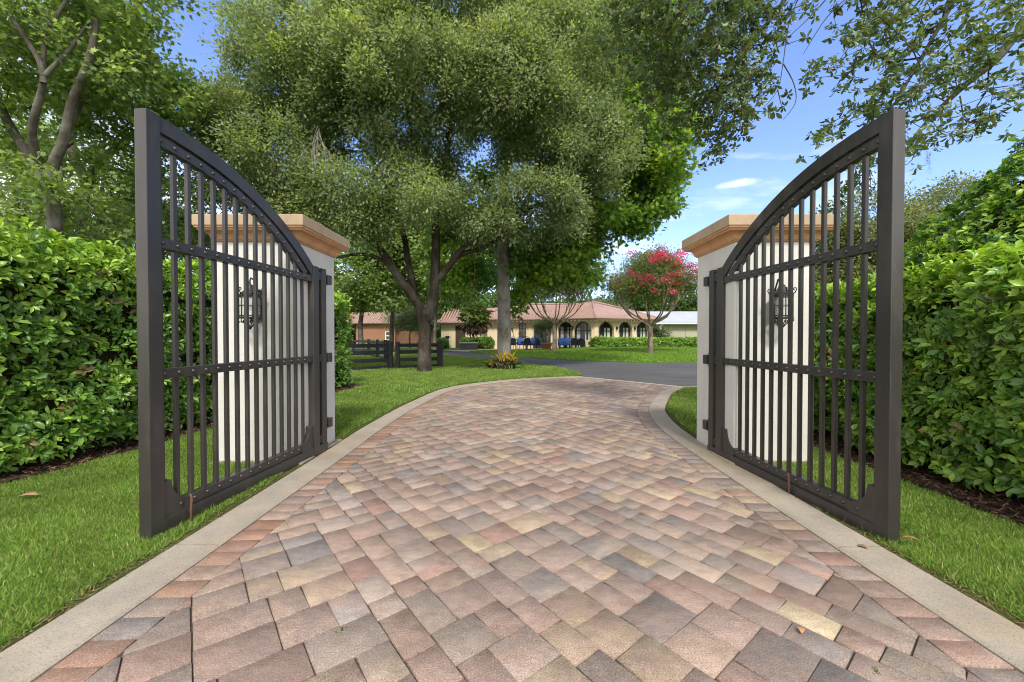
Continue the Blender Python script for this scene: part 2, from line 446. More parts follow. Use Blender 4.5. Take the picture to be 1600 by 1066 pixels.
# ---- the paved driveway: every paver cut and bevelled, one surface
PAL = [((.265, .195, .160), 5), ((.240, .185, .158), 4.5), ((.300, .228, .180), 4), ((.315, .252, .175), 2.4), ((.365, .305, .205), 1.1),
       ((.185, .170, .160), 1.3), ((.210, .190, .175), 1.8), ((.245, .160, .130), 1.3), ((.27, .225, .190), 4.5)]
pc = np.array([c for c, w in PAL]); pc = (pc*.92+pc.mean(0)*.08)*np.array((1.03, 1.01, 1.01)); pw = np.array([w for c, w in PAL]); pw = pw/pw.sum()
pv, pl, pt, pcol, pmix = [], [], [], [], []
def clip(poly, p, n):
    out = []
    for i in range(len(poly)):
        a, b = poly[i], poly[(i+1) % len(poly)]; da, db = np.dot(a-p, n), np.dot(b-p, n)
        if da >= 0: out.append(a)
        if (da >= 0) != (db >= 0): out.append(a + (b-a)*(da/(da-db)))
    return out
def area(poly):
    return .5*sum(a[0]*b[1]-b[0]*a[1] for a, b in zip(poly, poly[1:]+poly[:1]))
def add_paver(poly, c1, c2, gap=.0024):
    # drop near-duplicate corners
    q = [p for i, p in enumerate(poly) if np.linalg.norm(p-poly[i-1]) > .006]
    if len(q) < 3 or abs(area(q)) < .0006: return
    if area(q) < 0: q = q[::-1]
    c = sum(q)/len(q)
    def inset(d):
        r = []
        for i in range(len(q)):
            a, b, e = q[i-1], q[i], q[(i+1) % len(q)]
            t1 = (b-a)/np.linalg.norm(b-a); t2 = (e-b)/np.linalg.norm(e-b)
            n1, n2 = np.array((-t1[1], t1[0])), np.array((-t2[1], t2[0]))
            m = n1+n2; k = np.dot(m, n1)
            r.append(b + m*(d/max(k, .45)))
        return r
    jt = RNG.normal(0, .0005, 3); jt[0] = min(.003, max(-.003, jt[0]))
    z = lambda p, h: h + jt[0] + jt[1]*8*(p[0]-c[0]) + jt[2]*8*(p[1]-c[1])
    base = len(pv); m = len(q)
    wob = RNG.normal(0, .0018, (m, 2))
    r0 = [p+w for p, w in zip(inset(gap), wob)]; r1 = [p+w for p, w in zip(inset(gap+.0030), wob)]
    for p in r0: pv.append((p[0], p[1], -.03))
    for p in r0: pv.append((p[0], p[1], z(p, -.0032)))
    for p in r1: pv.append((p[0], p[1], z(p, 0)))
    for k in (0, 1):
        for i in range(m):
            pl.extend((base+k*m+i, base+k*m+(i+1) % m, base+(k+1)*m+(i+1) % m, base+(k+1)*m+i)); pt.append(4)
    pl.extend(base+2*m+i for i in range(m)); pt.append(m)
    pcol.extend([c1]*(3*m)); pmix.extend([c2]*(3*m))
def colours(red=False):
    i, j = RNG.choice(len(pc), 2, p=pw); v = RNG.normal(1, .09)
    a, b = pc[i]*v, pc[j]*v
    if red and RNG.random() < .55: a = np.array((.27, .165, .115))*v; b = b*.5+a*.5
    if RNG.random() < .28: b = a*RNG.uniform(.8, 1.1)
    return a, b

# field grid turned to about 39 degrees, skyline filled with 2 x 2 .. 3 x 4 module stones
U = .071; ang = math.radians(38.5); ax = np.array((math.cos(ang), math.sin(ang))); ay = np.array((-math.sin(ang), math.cos(ang)))
GW, GH = 310, 260; org = np.array((-1.2, -7.0)) - ax*70*U*.8
org = np.array((0., -3.5)) - ax*60*U - ay*0
org = np.array((0.0, -4.0)) - ax*80*U
sky = [0]*GW
def inner_edge(line, p):
    i = int(np.argmin(((line-p)**2).sum(1))); t = line[min(i+1, len(line)-1)]-line[max(i-1, 0)]; t = t/np.linalg.norm(t)
    return line[i], np.array((t[1], -t[0]))
def try_stone(x, y, w, h):
    q = [org+ax*U*a+ay*U*b for a, b in ((x, y), (x+w, y), (x+w, y+h), (x, y+h))]
    c = sum(q)/4
    if c[0] < -2.6 or c[0] > 5 or c[1] < -2.9 or c[1] > 12.7: return
    for line, s in ((FD_L, 1), (FD_R, -1)):
        p, n = inner_edge(line, c); n = n*s
        if np.dot(c-p, n) < -.5: return
        if min(np.dot(k-p, n) for k in q) < 0:
            # keep the clip local: one tangent per stone
            q = clip(q, p, n)
            if len(q) < 3: return
    t = FAR_B-FAR_A; n = np.array((t[1], -t[0])); n /= np.linalg.norm(n)
    if c[0] > .8 or c[1] > 9:
        q = clip(q, FAR_A+n*.1, n)
        if len(q) < 3: return
    add_paver(q, *colours())
while True:
    y = min(sky)
    if y > GH: break
    x = sky.index(y); run = 0
    while x+run < GW and sky[x+run] == y: run += 1
    opts = [w for w in (2, 3, 3, 3, 4) if w <= run and run-w != 1]
    w = random.choice(opts) if opts else run
    h = random.choice((2, 3, 3)) if w != 2 else random.choice((2, 3, 3, 4))
    if w == 4: h = random.choice((2, 3, 3))
    try_stone(x, y, w, h)
    for k in range(w): sky[x+k] = y+h
# soldier course against both kerbs
for inn, fld in ((IN_L, FD_L), (IN_R, FD_R)):
    d = np.concatenate([[0], np.cumsum(np.linalg.norm(np.diff(inn, axis=0), axis=1))]); s = 0
    while s+.137 < d[-1]:
        e = s+.137
        def pt_(line, v): return np.array((np.interp(v, d, line[:, 0]), np.interp(v, d, line[:, 1])))
        sk = .012
        q = [pt_(inn, s), pt_(fld, s+sk), pt_(fld, e+sk), pt_(inn, e)]
        if area(q) < 0: q = q[::-1]
        if np.cross(FAR_B-FAR_A, sum(q)/4-FAR_A) < -.1:
            add_paver(q, *colours(inn is IN_L))
        s = e
# jointing sand under everything
base = len(pv)
js = [tuple(p) for p in IN_L[::4]] + [tuple(FAR_A)] + [tuple(FAR_B)] + [tuple(p) for p in IN_R[::-4]]
tri, *_ = [delaunay_2d_cdt([Vector(p) for p in js], [(i, (i+1) % len(js)) for i in range(len(js))], [list(range(len(js)))], 1, 1e-5)]
for p in tri[0]: pv.append((p.x, p.y, -.0095)); pcol.append((.075, .06, .048)); pmix.append((.06, .055, .03))
for f in tri[2]:
    a = (tri[0][f[1]]-tri[0][f[0]]).cross(tri[0][f[2]]-tri[0][f[0]])
    pl.extend(base+i for i in (f if a > 0 else list(f)[::-1])); pt.append(len(f))
drv = link_mesh('driveway', np_mesh('driveway', np.array(pv), np.array(pl), np.array(pt), np.array(pcol), extra=[('Mix', np.array(pmix))]), M['paver'])
drv['kind'] = 'structure'

# pale threshold strip, road, lawns, beds
t = (FAR_B-FAR_A); nn = np.array((t[1], -t[0])); nn /= np.linalg.norm(nn)
A, B = FAR_A-t*.02, FAR_B+t*.05
sheet('threshold_strip', [A, B, B-nn*.13, A-nn*.13] if False else [A+nn*.0, A+nn*.1, B+nn*.1, B], M['patio'], lambda x, y: .003, skirt=.05)['kind'] = 'structure'
LAWN_TIP = (2.1, 13.5)
ROAD = [(1.75, 12.3), (4.6, 9.3), (40, 9.3), (40, 18.0), (8.4, 18.9), (5.5, 18.6), (2.9, 20.2), (-.3, 23.8), (-3.1, 29.6), (-5.5, 33.5), (-9, 37), (-30, 43), (-60, 48), (-60, 37), (-30, 33.5), (-12, 31), (-7, 28.6), (-4.3, 25.6), (-.2, 18.9), (1.6, 15.6)]
sheet('asphalt_road', ROAD, M['asphalt'], lambda x, y: -.004, skirt=.05)['kind'] = 'structure'
lawn_l = [tuple(p) for p in OUT_L[::3]] + [(2.05, 12.45), LAWN_TIP, (1.6, 15.7), (-.2, 19.0), (-4.3, 25.7), (-7, 28.7), (-12, 31.1), (-30, 33.6), (-60, 36), (-60, -3)]
sheet('lawn', [(x-(.01 if i < len(OUT_L[::3]) else 0), y) for i, (x, y) in enumerate(lawn_l)], M['soil'], lambda x, y: .004 + .016*min(1, max(0, (y-2)/3)), skirt=.05)['kind'] = 'structure'
far_edge = [(8.4, 19.0), (5.5, 18.7), (2.9, 20.3), (-.2, 23.9), (-2.9, 29.5), (-3.6, 32.0), (-2.0, 33.6), (1.5, 34.4), (6.8, 34.6), (7.4, 34.4), (30, 34.4), (46, 34.4), (46, 18.0)]
sheet('lawn', far_edge, M['lawn'], far_z, step=1.2, skirt=.1)['kind'] = 'structure'
sheet('lawn', [(-5.6, 34.6), (-4.2, 34.0), (-3.4, 35.0), (-3.2, 37.2), (-8.5, 39.5), (-10.5, 38.8)], M['lawn'], lambda x, y: .02, skirt=.08)['kind'] = 'structure'
rl = [tuple(p) for p in OUT_R[::3]] + [(4.7, 9.3), (40, 9.28), (40, -3)]
sheet('lawn', [(x+(.01 if i < len(OUT_R[::3]) else 0), y) for i, (x, y) in enumerate(rl)], M['soil'], lambda x, y: .004 + .016*min(1, max(0, (y-2)/3)), skirt=.05)['kind'] = 'structure'
sheet('patio', [(-3.5, 31.9), (-1.9, 33.5), (1.6, 34.3), (6.85, 34.5), (7.0, 36.5), (5, 38.5), (-2.5, 38.2), (-3.3, 37), (-3.3, 35), (-4.1, 33.9), (-5.7, 34.5), (-6.1, 34.0), (-5.2, 33.2)], M['patio'], lambda x, y: .012, skirt=.08)['kind'] = 'structure'
def mul(name, poly, h=.03):
    sheet(name, poly, M['mulch'], lambda x, y: h + .02*math.sin(x*9)*math.sin(y*7), step=.15, skirt=.06)['kind'] = 'structure'
mul('mulch_bed', [(-5.6, 1.0), (-4.52, 1.0), (-4.42, 2.6), (-4.18, 3.7), (-4.05, 4.6), (-3.9, 6.5), (-3.72, 9.2), (-3.8, 10.2), (-5.4, 10.2), (-5.6, 5)])
mul('mulch_bed', [(3.22, .9), (3.28, 2.6), (3.30, 4.2), (3.1, 6.6), (5.2, 6.6), (5.5, .9)])
c = Vector((-3.08, 13.8))
mul('mulch_bed', [(c.x+.62*(1+.2*math.sin(3*a))*math.cos(a), c.y+.55*math.sin(a)) for a in [2*PI*i/18 for i in range(18)]])

# ================================================================== gate pillars
def make_pillar(name, cx, label):
    W, Dp, y0 = .77, .82, 3.94
    r = empty(name, (cx, y0+Dp/2, 0), 0, label, 'gate pillar', 'pair of gate pillars')
    b = MB(); b.box((0, 0, 1.03), (W, Dp, 2.24), bev=.012); b.build('shaft', M['stucco'], r)
    m = MB(); prof = [(-.02, 2.148), (.012, 2.148), (.016, 2.160), (.026, 2.163), (.030, 2.175)]
    for i in range(1, 9):
        a = i/8; prof.append((.034+.062*(1-math.cos(a*PI/2)), 2.18+.055*math.sin(a*PI/2)))
    prof += [(.103, 2.238), (.106, 2.250)]
    for i in range(1, 5):
        a = i/4*PI/2; prof.append((.106+.016*math.sin(a), 2.250+.018*(1-math.cos(a))))
    prof += [(.122, 2.272)]
    m.sq_lathe(prof, W/2, Dp/2, (0, 0, 0)); cap = m.build('moulding', M['mould'], r)
    fo = MB(); fo.box((-.1*math.copysign(1, cx)*0, 0, .0), (W+.12, Dp+.10, .06), bev=.01); fo.build('footing', M['concrete'], r)
    s = MB(); s.box((0, 0, 2.323), (W+.262, Dp+.262, .102), bev=.007); s.build('cap_slab', M['cap'], r)
    return r
PX = 2.49
make_pillar('gate_pillar', -PX, 'white stucco pillar with stone cap at the left gate leaf')
make_pillar('gate_pillar', PX, 'white stucco pillar with stone cap at the right gate leaf')

def make_lantern():
    r = empty('wall_lantern', (0, 0, 0), 0, '', 'wall lantern', 'iron lanterns on the gate pillars')
    # local: wall plane at y=0, room towards -y, z=0 at the middle of the cage
    I = M['iron']
    p = MB(); p.box((0, -.010, .02), (.085, .018, .30), bev=.006); p.box((0, -.022, .02), (.05, .01, .24), bev=.004); p.build('back_plate', I, r)
    cy = -.15
    a = MB(); a.tube([(0, -.02, .1), (0, -.05, .2), (0, -.085, .265), (0, -.13, .275), (0, -.15, .24), (0, -.145, .205)], .009, 7)
    a.build('bracket', I, r); a = MB(); a.tube([(0, -.02, -.06), (0, -.07, -.11), (0, -.13, -.14), (0, -.15, -.165)], .008, 7); a.build('stay', I, r)
    c = MB(); R = .105
    for z, t in ((.10, .008), (.085, .005), (.0, .004), (-.10, .005), (-.12, .009)):
        c.tube([(R*math.cos(k*2*PI/24), cy+R*math.sin(k*2*PI/24), z) for k in range(25)], t, 6, cap=False)
    for k in range(6):
        g = k*PI/3+.3
        c.tube([(R*math.cos(g), cy+R*math.sin(g), -.12), (R*math.cos(g), cy+R*math.sin(g), .1)], .005, 6)
        # scroll at the shoulder and under the foot
        q = [(.105, .11), (.122, .125), (.135, .15), (.128, .17), (.112, .168), (.108, .153), (.118, .147)]
        c.tube([(x*math.cos(g), cy+x*math.sin(g), z) for x, z in q], .0055, 5)
        q = [(.105, -.125), (.112, -.145), (.098, -.165), (.082, -.155), (.085, -.142)]
        c.tube([(x*math.cos(g), cy+x*math.sin(g), z) for x, z in q], .0055, 5)
        q = [(.085, -.16), (.06, -.17), (.03, -.195), (.012, -.215)]
        c.tube([(x*math.cos(g), cy+x*math.sin(g), z) for x, z in q], .005, 5)
    c.build('cage', I, r)
    f = MB(); f.lathe([(.104, .105), (.085, .128), (.055, .15), (.038, .18), (.03, .205), (.012, .212), (.010, .225)], (0, cy, 0), 18)
    f.build('roof', I, r); f = MB(); f.lathe([(.004, -.235), (.014, -.226), (.016, -.214), (.006, -.204)], (0, cy, 0), 10); f.build('finial', I, r)
    g = MB(); g.lathe([(.097, -.118), (.097, .098)], (0, cy, 0), 24); go = g.build('glass', M['glass'], r)
    bm = bmesh.new(); bm.from_mesh(go.data); bmesh.ops.delete(bm, geom=[f for f in bm.faces if len(f.verts) > 4], context='FACES'); bm.to_mesh(go.data); bm.free()
    k = MB(); k.lathe([(.05, -.118), (.05, -.108), (.017, -.106), (.017, -.05), (.012, -.048)], (0, cy, 0), 12); k.build('candle_sleeve', M['white'], r)
    return r
lan = make_lantern(); lan.scale = (.84, .86, .94); lan.location = (-PX+.02, 3.938, 1.525)
lan['label'] = 'black wrought iron lantern on the left gate pillar'
l2 = dup(lan, (PX-.02, 3.938, 1.525), label='black wrought iron lantern on the right gate pillar')

# ================================================================== gate leaves
def make_gate():
    L, H, R = 1.985, 2.60, 2.60
    top = lambda s: H - R + math.sqrt(R*R-(L-s)**2)
    g = empty('gate_leaf', (0, 0, 0), 0, '', 'driveway gate', 'pair of open gate leaves')
    G = M['gate']
    def arc(s0, s1, d0, d1, th, name, rivets=False, n=26):
        mb = MB(); vs = []
        ss = [s0+(s1-s0)*i/n for i in range(n+1)]
        for s in ss:
            a = math.asin((L-s)/R); nx, nz = -math.sin(a), math.cos(a)
            for d, y in ((d0, -th/2), (d0, th/2), (d1, th/2), (d1, -th/2)):
                vs.append((s-nx*d, y, top(s)-nz*d))
        fs = [(i*4+k, i*4+(k+1) % 4, i*4+4+(k+1) % 4, i*4+4+k) for i in range(n) for k in range(4)]
        fs += [(3, 2, 1, 0), tuple(n*4+k for k in range(4))]
        mb.add(vs, fs)
        return mb
    def rivet(mb, s, z, th):
        for sg in (-1, 1):
            prof = [(.0135, 0), (.0125, .005), (.008, .0095), (.002, .011)]
            vs = [(s+r*math.cos(k*PI/4), sg*(th/2+h), z+r*math.sin(k*PI/4)) for r, h in prof for k in range(8)]
            fs = [(i*8+k, i*8+(k+1) % 8, i*8+8+(k+1) % 8, i*8+8+k) for i in range(3) for k in range(8)] + [tuple(24+k for k in range(8))]
            mb.add(vs, fs, True)
    bal = [L-.105-.002-.1045*i for i in range(15)]
    ws = .10; fs0 = L-.09
    m = MB(); m.box((L-.045, 0, top(L)/2), (.09, .078, top(L)), bev=.004); m.build('free_stile', G, g)
    m = MB(); m.box((.235, 0, .9775), (.10, .085, 1.955), bev=.005); m.build('hinge_stile', G, g)
    m = MB(); m.box((.075, 0, .9775), (.085, .066, 1.955), bev=.004)
    for z in (.16, 1.01, 1.87): m.box((.152, 0, z), (.073, .05, .075)); m.box((.152, .027, z), (.02, .012, .02)); m.box((.152, -.027, z), (.02, .012, .02))
    m.build('hinge_post', G, g)
    m = MB()
    for z in (.30, 1.01, 1.85): m = MB(); m.tube([(.015, .0, z-.07), (.015, 0, z+.07)], .022, 10); m.box((-.035, 0, z), (.075, .075, .1), bev=.004); m.build('hinge', G, g)
    m = arc(.19, L-.09, 0, .095, .066, 'top'); m.build('top_rail', G, g)
    m = arc(.285, L-.09, .115, .175, .052, 'arch')
    for s in bal:
        a = math.asin((L-s)/R); rivet(m, s+math.sin(a)*.145, top(s)-math.cos(a)*.145, .052)
    m.box((L-.16, 0, top(L-.16)-.105), (.10, .03, .03)); m.build('arched_band', G, g)
    for z in (1.825, 1.01):
        m = MB(); m.box(((.285+fs0)/2, 0, z), (fs0-.285, .056, .064), bev=.003)
        for s in bal: rivet(m, s, z, .056)
        m.build('cross_band', G, g)
    m = MB(); m.box(((.03+fs0)/2, 0, .053), (fs0-.03, .08, .106), bev=.004); m.build('bottom_rail', G, g)
    m = MB(); m.box(((.285+fs0)/2, 0, .152), (fs0-.285, .056, .06), bev=.003)
    m.box(((.285+fs0)/2, 0, .114), (fs0-.285, .04, .018))
    for s in bal[1:-1]: rivet(m, s, .152, .056)
    m.build('bottom_band', G, g)
    for s0, sg in ((.285, 1), (fs0, -1)):
        poly = [(0, .106), (.19, .106), (.19, .18)]
        poly += [(.19-.135*math.sin(a)-.0, .18+.145*(1-math.cos(a))) for a in [i*PI/2/8 for i in range(1, 9)]]
        poly += [(.05, .335), (0, .335)]
        m = MB(); m.prism([(p[0]*sg, p[1]) for p in poly] if sg > 0 else [(p[0]*sg, p[1]) for p in poly][::-1], (s0, .032, 0), (1, 0, 0), (0, 0, 1), .064)
        m.build('corner_gusset', G, g)
    for s in bal:
        a = math.asin((L-s)/R); zt = top(s)-.1/math.cos(a); m = MB(); m.box((s, 0, (.1+zt)/2), (.026, .026, zt-.1), bev=.0025); m.build('baluster', G, g)
    m = MB(); m.tube([(0, 0, -.06), (.004, 0, .10), (-.003, .0, .17), (.002, -.006, .20)], [.008, .008, .008, .005], 7)
    m.build('drop_rod', M['rust'], g).location = (1.73, .06, 0)
    return g
def gate_place(g, h, f):
    g.location = (h[0], h[1], h[2]); g.rotation_euler = (0, 0, math.atan2(f[1]-h[1], f[0]-h[0]))
gl = make_gate(); gate_place(gl, (-2.06, 4.43, .0), (-2.235, 2.44))
gl['label'] = 'dark metal gate leaf standing open on the left side of the driveway'
gr = dup(gl, label='dark metal gate leaf standing open on the right side of the driveway')
gate_place(gr, (2.085, 4.40, -.02), (2.252, 2.43))
for ch in gr.children:
    if ch.name.startswith('drop_rod'): ch.location = (1.22, -.06, 0)

# ================================================================== black rail fences
def rail_fence(pts, label, thick_end=0, pair=False, h=.98):
    o = Vector((*pts[0], 0)); r = empty('rail_fence', o, 0, label, 'fence', 'black rail fences')
    pts = [Vector((p[0], p[1], 0))-o for p in pts]
    for i, p in enumerate(pts):
        w = .2 if (thick_end and i == len(pts)-1) else .13
        m = MB(); m.box((p.x, p.y, h/2+.01), (w, w, h+.06), bev=.012); m.build('post', M['fence'], r)
    for z in (.08, .35, .63, .88):
        m = MB()
        for a, b in zip(pts[:-1], pts[1:]):
            d = b-a; m.box(((a.x+b.x)/2, (a.y+b.y)/2, z), (d.length-.06, .035, .135), math.atan2(d.y, d.x))
        m.build('rail', M['fence'], r)
    return r
rail_fence([(-9.6, 10.9), (-7.2, 12.85), (-5.85, 13.9), (-4.57, 14.95)], 'black four rail fence running left from the paired posts by the oak')
rail_fence([(-4.33, 15.0), (-3.62, 15.4), (-2.93, 15.8)], 'short black fence panel behind the oak trunk ending in a thick post', 1)
rail_fence([(-4.75, 15.4), (-5.6, 17.9), (-6.5, 20.4), (-7.6, 22.5), (-8.7, 24.2), (-10.4, 26.2)], 'black fence run going away from the paired posts to the road')

# ================================================================== house
def arch_outline(length, height, ops):
    """simple polygon of a wall with arched openings that reach the ground; ops = (centre, half width, crown z)"""
    pts = [(0, 0)]
    for c, hw, zt in ops:
        zs = zt-hw; pts.append((c-hw, 0)); pts.append((c-hw, zs))
        for i in range(1, 14): a = PI - PI*i/14; pts.append((c+hw*math.cos(a), zs+hw*math.sin(a)))
        pts += [(c+hw, zs), (c+hw, 0)]
    return pts + [(length, 0), (length, height), (0, height)]

def tile_plane(mb, poly, eave_dir, pitch=.27, rad=.09):
    """roof plane with rounded tile courses running up the slope"""
    poly = [Vector(p) for p in poly]; n = (poly[1]-poly[0]).cross(poly[2]-poly[0]).normalized()
    if n.z < 0: n = -n; poly = poly[::-1]
    u = Vector(eave_dir).normalized(); u = (u-n*u.dot(n)).normalized(); w = n.cross(u)
    if w.z < 0: w = -w
    mb.add(poly, [tuple(range(len(poly)))])
    mb.add([p-n*.12 for p in poly], [tuple(range(len(poly)-1, -1, -1))])
    m = len(poly); b = len(mb.v)
    mb.add(poly+[p-n*.12 for p in poly], [(i, (i+1) % m, m+(i+1) % m, m+i) for i in range(m)])
    o = poly[0]; uv = [((p-o).dot(u), (p-o).dot(w)) for p in poly]
    a = min(x for x, y in uv)+pitch*.3
    while a < max(x for x, y in uv):
        ys = []
        for (x0, y0), (x1, y1) in zip(uv, uv[1:]+uv[:1]):
            if (x0-a)*(x1-a) < 0: ys.append(y0+(y1-y0)*(a-x0)/(x1-x0))
        if len(ys) >= 2:
            y0, y1 = min(ys), max(ys); nseg = max(1, int((y1-y0)/.42)); vs = []; k = 6
            rows = []
            for i in range(nseg):
                for q, rr in ((y0+(y1-y0)*i/nseg-(.05 if i == 0 else 0), rad*1.08), (y0+(y1-y0)*(i+1)/nseg, rad*.86)): rows.append((q, rr))
            for q, rr in rows:
                for j in range(k+1):
                    t = PI*j/k; vs.append(o+u*(a-rr*math.cos(t))+w*q+n*(rr*math.sin(t)))
            fs = [(i*(k+1)+j, i*(k+1)+j+1, (i+1)*(k+1)+j+1, (i+1)*(k+1)+j) for i in range(len(rows)-1) for j in range(k)]
            fs.append(tuple(range(k, -1, -1))); mb.add(vs, fs, True)
        a += pitch
def fix_normals(o):
    bm = bmesh.new(); bm.from_mesh(o.data); bmesh.ops.recalc_face_normals(bm, faces=bm.faces[:]); bm.to_mesh(o.data); bm.free()

house = empty('house', (3.7, 39, 0), 0, 'cream house with pink tiled hip roofs and a row of arched windows', 'house')
def hp(name, mb, mat, parent=None):
    o = mb.build(name, mat, parent or house)
    if parent is None: o.location = (-3.7, -39, 0)
    fix_normals(o); return o
HE = 2.72
Cn, Lf, Rt = Vector((6.95, 36.0, 0)), Vector((3.75, 37.5, 0)), Vector((13.0, 38.9, 0))
def face_wall(p0, p1, ops, th=.3, h=HE):
    d = (p1-p0); L = d.length; d.normalize(); nb = Vector((-d.y, d.x, 0))
    mb = MB(); mb.prism(arch_outline(L, h, ops), p0+nb*th, d, Vector((0, 0, 1)), th); hp('arcade_wall', mb, M['wall'])
    for c, hw, zt in ops:
        zs = zt-hw; oc = p0+d*c+nb*(th+.04)
        arch = [(-hw, .02), (hw, .02), (hw, zs)] + [(hw*math.cos(PI*i/12), zs+hw*math.sin(PI*i/12)) for i in range(1, 12)] + [(-hw, zs)]
        m = MB(); m.prism(arch, oc+nb*.12, d, Vector((0, 0, 1)), .02); win = hp('arched_window', m, M['pane'])
        f = MB()
        ring = [(-hw, .03), (-hw, zs)] + [(hw*math.cos(PI-PI*i/12), zs+hw*math.sin(PI-PI*i/12)) for i in range(1, 12)] + [(hw, zs), (hw, .03)]
        f.tube([oc+d*(x*.96)+Vector((0, 0, z-.03))+nb*.07 for x, z in ring], .04, 5)
        for x in (-hw*.33, hw*.33): f.tube([oc+d*x+nb*.07+Vector((0, 0, .03)), oc+d*x+nb*.07+Vector((0, 0, zs+math.sqrt(hw*hw-x*x)-.05))], .03, 5)
        f.tube([oc-d*hw+nb*.07+Vector((0, 0, zs)), oc+d*hw+nb*.07+Vector((0, 0, zs))], .03, 5)
        fo = f.build('frame', M['trim'], win)
        cu = MB()
        for x0, x1 in ((-.82, -.42), (.12, .3), (.5, .85)):
            cu.prism([(x0*hw, .15), (x1*hw, .15), (x1*hw, zs+.35*hw), (x0*hw, zs+.35*hw)], oc+nb*.095, d, Vector((0, 0, 1)), .012)
        co = cu.build('curtain', M['curtain'], win); fix_normals(fo); fix_normals(co)
dl = (Cn-Lf).length; dr = (Rt-Cn).length
face_wall(Lf, Cn, [(.80, .70, 2.46), (2.42, .80, 2.46)])
face_wall(Cn, Rt, [(1.25, .86, 2.48), (3.42, .82, 2.48), (5.5, .80, 2.48)])
mb = MB(); mb.box((8.3, 42.2, 1.3), (8.4, 5.5, 2.6)); mb.box((.55, 40.6, 1.34), (6.4, 5.0, 2.68)); hp('wall', mb, M['wall'])
mb = MB(); mb.box((-5.1, 42.9, 1.22), (4.8, 3.6, 2.44)); hp('wall', mb, M['wall'])
# bay roof
ap, rg = Vector((7.75, 41.6, 4.62)), Vector((11.7, 44.2, 4.05)); e = HE+.02
rC, rL, rR = Vector((6.92, 35.35, e)), Vector((3.15, 37.1, e)), Vector((13.75, 38.6, e)); rRb, rLb = Vector((14.5, 47, e)), Vector((3.0, 47, e))
lg = Vector((3.6, 43.6, 4.3))
mb = MB()
tile_plane(mb, [rC, rR, rg, ap], rR-rC); tile_plane(mb, [rL, rC, ap], rC-rL); tile_plane(mb, [rR, rRb, rg], rRb-rR)
tile_plane(mb, [rL, ap, lg], rC-rL)
mb.add([rRb, rLb, lg, ap, rg], [(0, 1, 2, 3, 4)])
for a, b in ((rC, ap), (ap, rg), (rR, rg)): mb.tube([a+Vector((0, 0, .06)), b+Vector((0, 0, .06))], .11, 8)
hp('roof', mb, M['tile'])
# west wing roof
ew = HE-.02; w0, w1 = Vector((-3.3, 37.35, ew)), Vector((4.6, 37.45, ew)); wa, wb = Vector((-.75, 41.4, 4.42)), Vector((6.5, 41.6, 4.30)); w2, w3 = Vector((-3.3, 46, ew)), Vector((6.5, 46, ew))
mb = MB(); tile_plane(mb, [w0, w1, wb, wa], w1-w0); tile_plane(mb, [w2, w0, wa], w0-w2); mb.add([w2, wa, wb, w3], [(0, 1, 2, 3)])
mb.tube([w0+Vector((0, 0, .06)), wa+Vector((0, 0, .06))], .11, 8); mb.tube([wa+Vector((0, 0, .05)), wb+Vector((0, 0, .05))], .11, 8)
hp('roof', mb, M['tile'])
# low wing roof
v0, v1 = Vector((-7.9, 40.6, 2.5)), Vector((-2.7, 40.6, 2.5)); va, vb = Vector((-7.4, 45, 3.9)), Vector((-2.0, 45, 4.2))
mb = MB(); tile_plane(mb, [v0, v1, vb, va], v1-v0); mb.tube([va, vb], .1, 6); hp('roof', mb, M['tile'])
mb = MB(); mb.box((-5.3, 40.57, 2.42), (5.2, .06, .16)); hp('fascia', mb, M['trim'])
# rafter tails
def tails(a, b, n, inward):
    mb = MB()
    for i in range(n):
        p = a+(b-a)*((i+.5)/n); q = p+inward*.5
        mb.tube([p+inward*.06+Vector((0, 0, -.20)), q+Vector((0, 0, -.17))], .055, 5, smooth=False)
    hp('rafter_tail', mb, M['wall'])['kind'] = 'stuff'
tails(rC, rR, 22, Vector((-.39, .92, 0))); tails(rL, rC, 12, Vector((.42, .9, 0))); tails(w0, w1, 22, Vector((0, 1, 0)))
# west wing openings
m = MB(); m.box((.62, 38.09, 1.68), (.62, .03, 1.22)); w = hp('window', m, M['pane'])
f = MB()
for x in (.30, .62, .94): f.box((x, 38.07, 1.68), (.05, .05, 1.26))
for z in (1.07, 1.5, 1.9, 2.30): f.box((.62, 38.065, z), (.70, .06, .05))
f.build('frame', M['trim'], w)
m = MB(); m.box((2.45, 38.09, 1.02), (1.5, .03, 2.04)); d_ = hp('glass_door', m, M['pane'])
f = MB()
for x in (1.70, 2.2, 2.7, 3.2): f.box((x, 38.065, 1.03), (.07, .06, 2.08))
f.box((2.45, 38.06, 2.08), (1.6, .07, .08)); f.build('frame', M['trim'], d_)
m = MB(); m.box((-5.55, 41.08, 1.1), (1.0, .05, 2.2)); hp('doorway', m, M['trim'])
m = MB(); m.box((6.55, 36.02, .42), (1.0, .7, .84), math.radians(-25)); hp('low_wall', m, M['wall'])
def wall_lamp(p):
    m = MB(); m.lathe([(.03, -.15), (.09, -.1), (.10, .1), (.05, .17), (.01, .2)], p, 8); hp('sconce', m, M['iron'])
for s in (2.36, 4.46): q = Cn+(Rt-Cn).normalized()*s; wall_lamp((q.x+.04, q.y-.13, 1.9))
q = Lf+(Cn-Lf).normalized()*1.56; wall_lamp((q.x-.05, q.y-.13, 1.95))
m = MB(); q = Cn+(Rt-Cn).normalized()*.3; m.tube([(q.x+.15, q.y-.1, 0), (q.x+.15, q.y-.1, 2.0), (q.x+.7, q.y-.2, 2.6)], .045, 6); hp('downpipe', m, M['trim'])

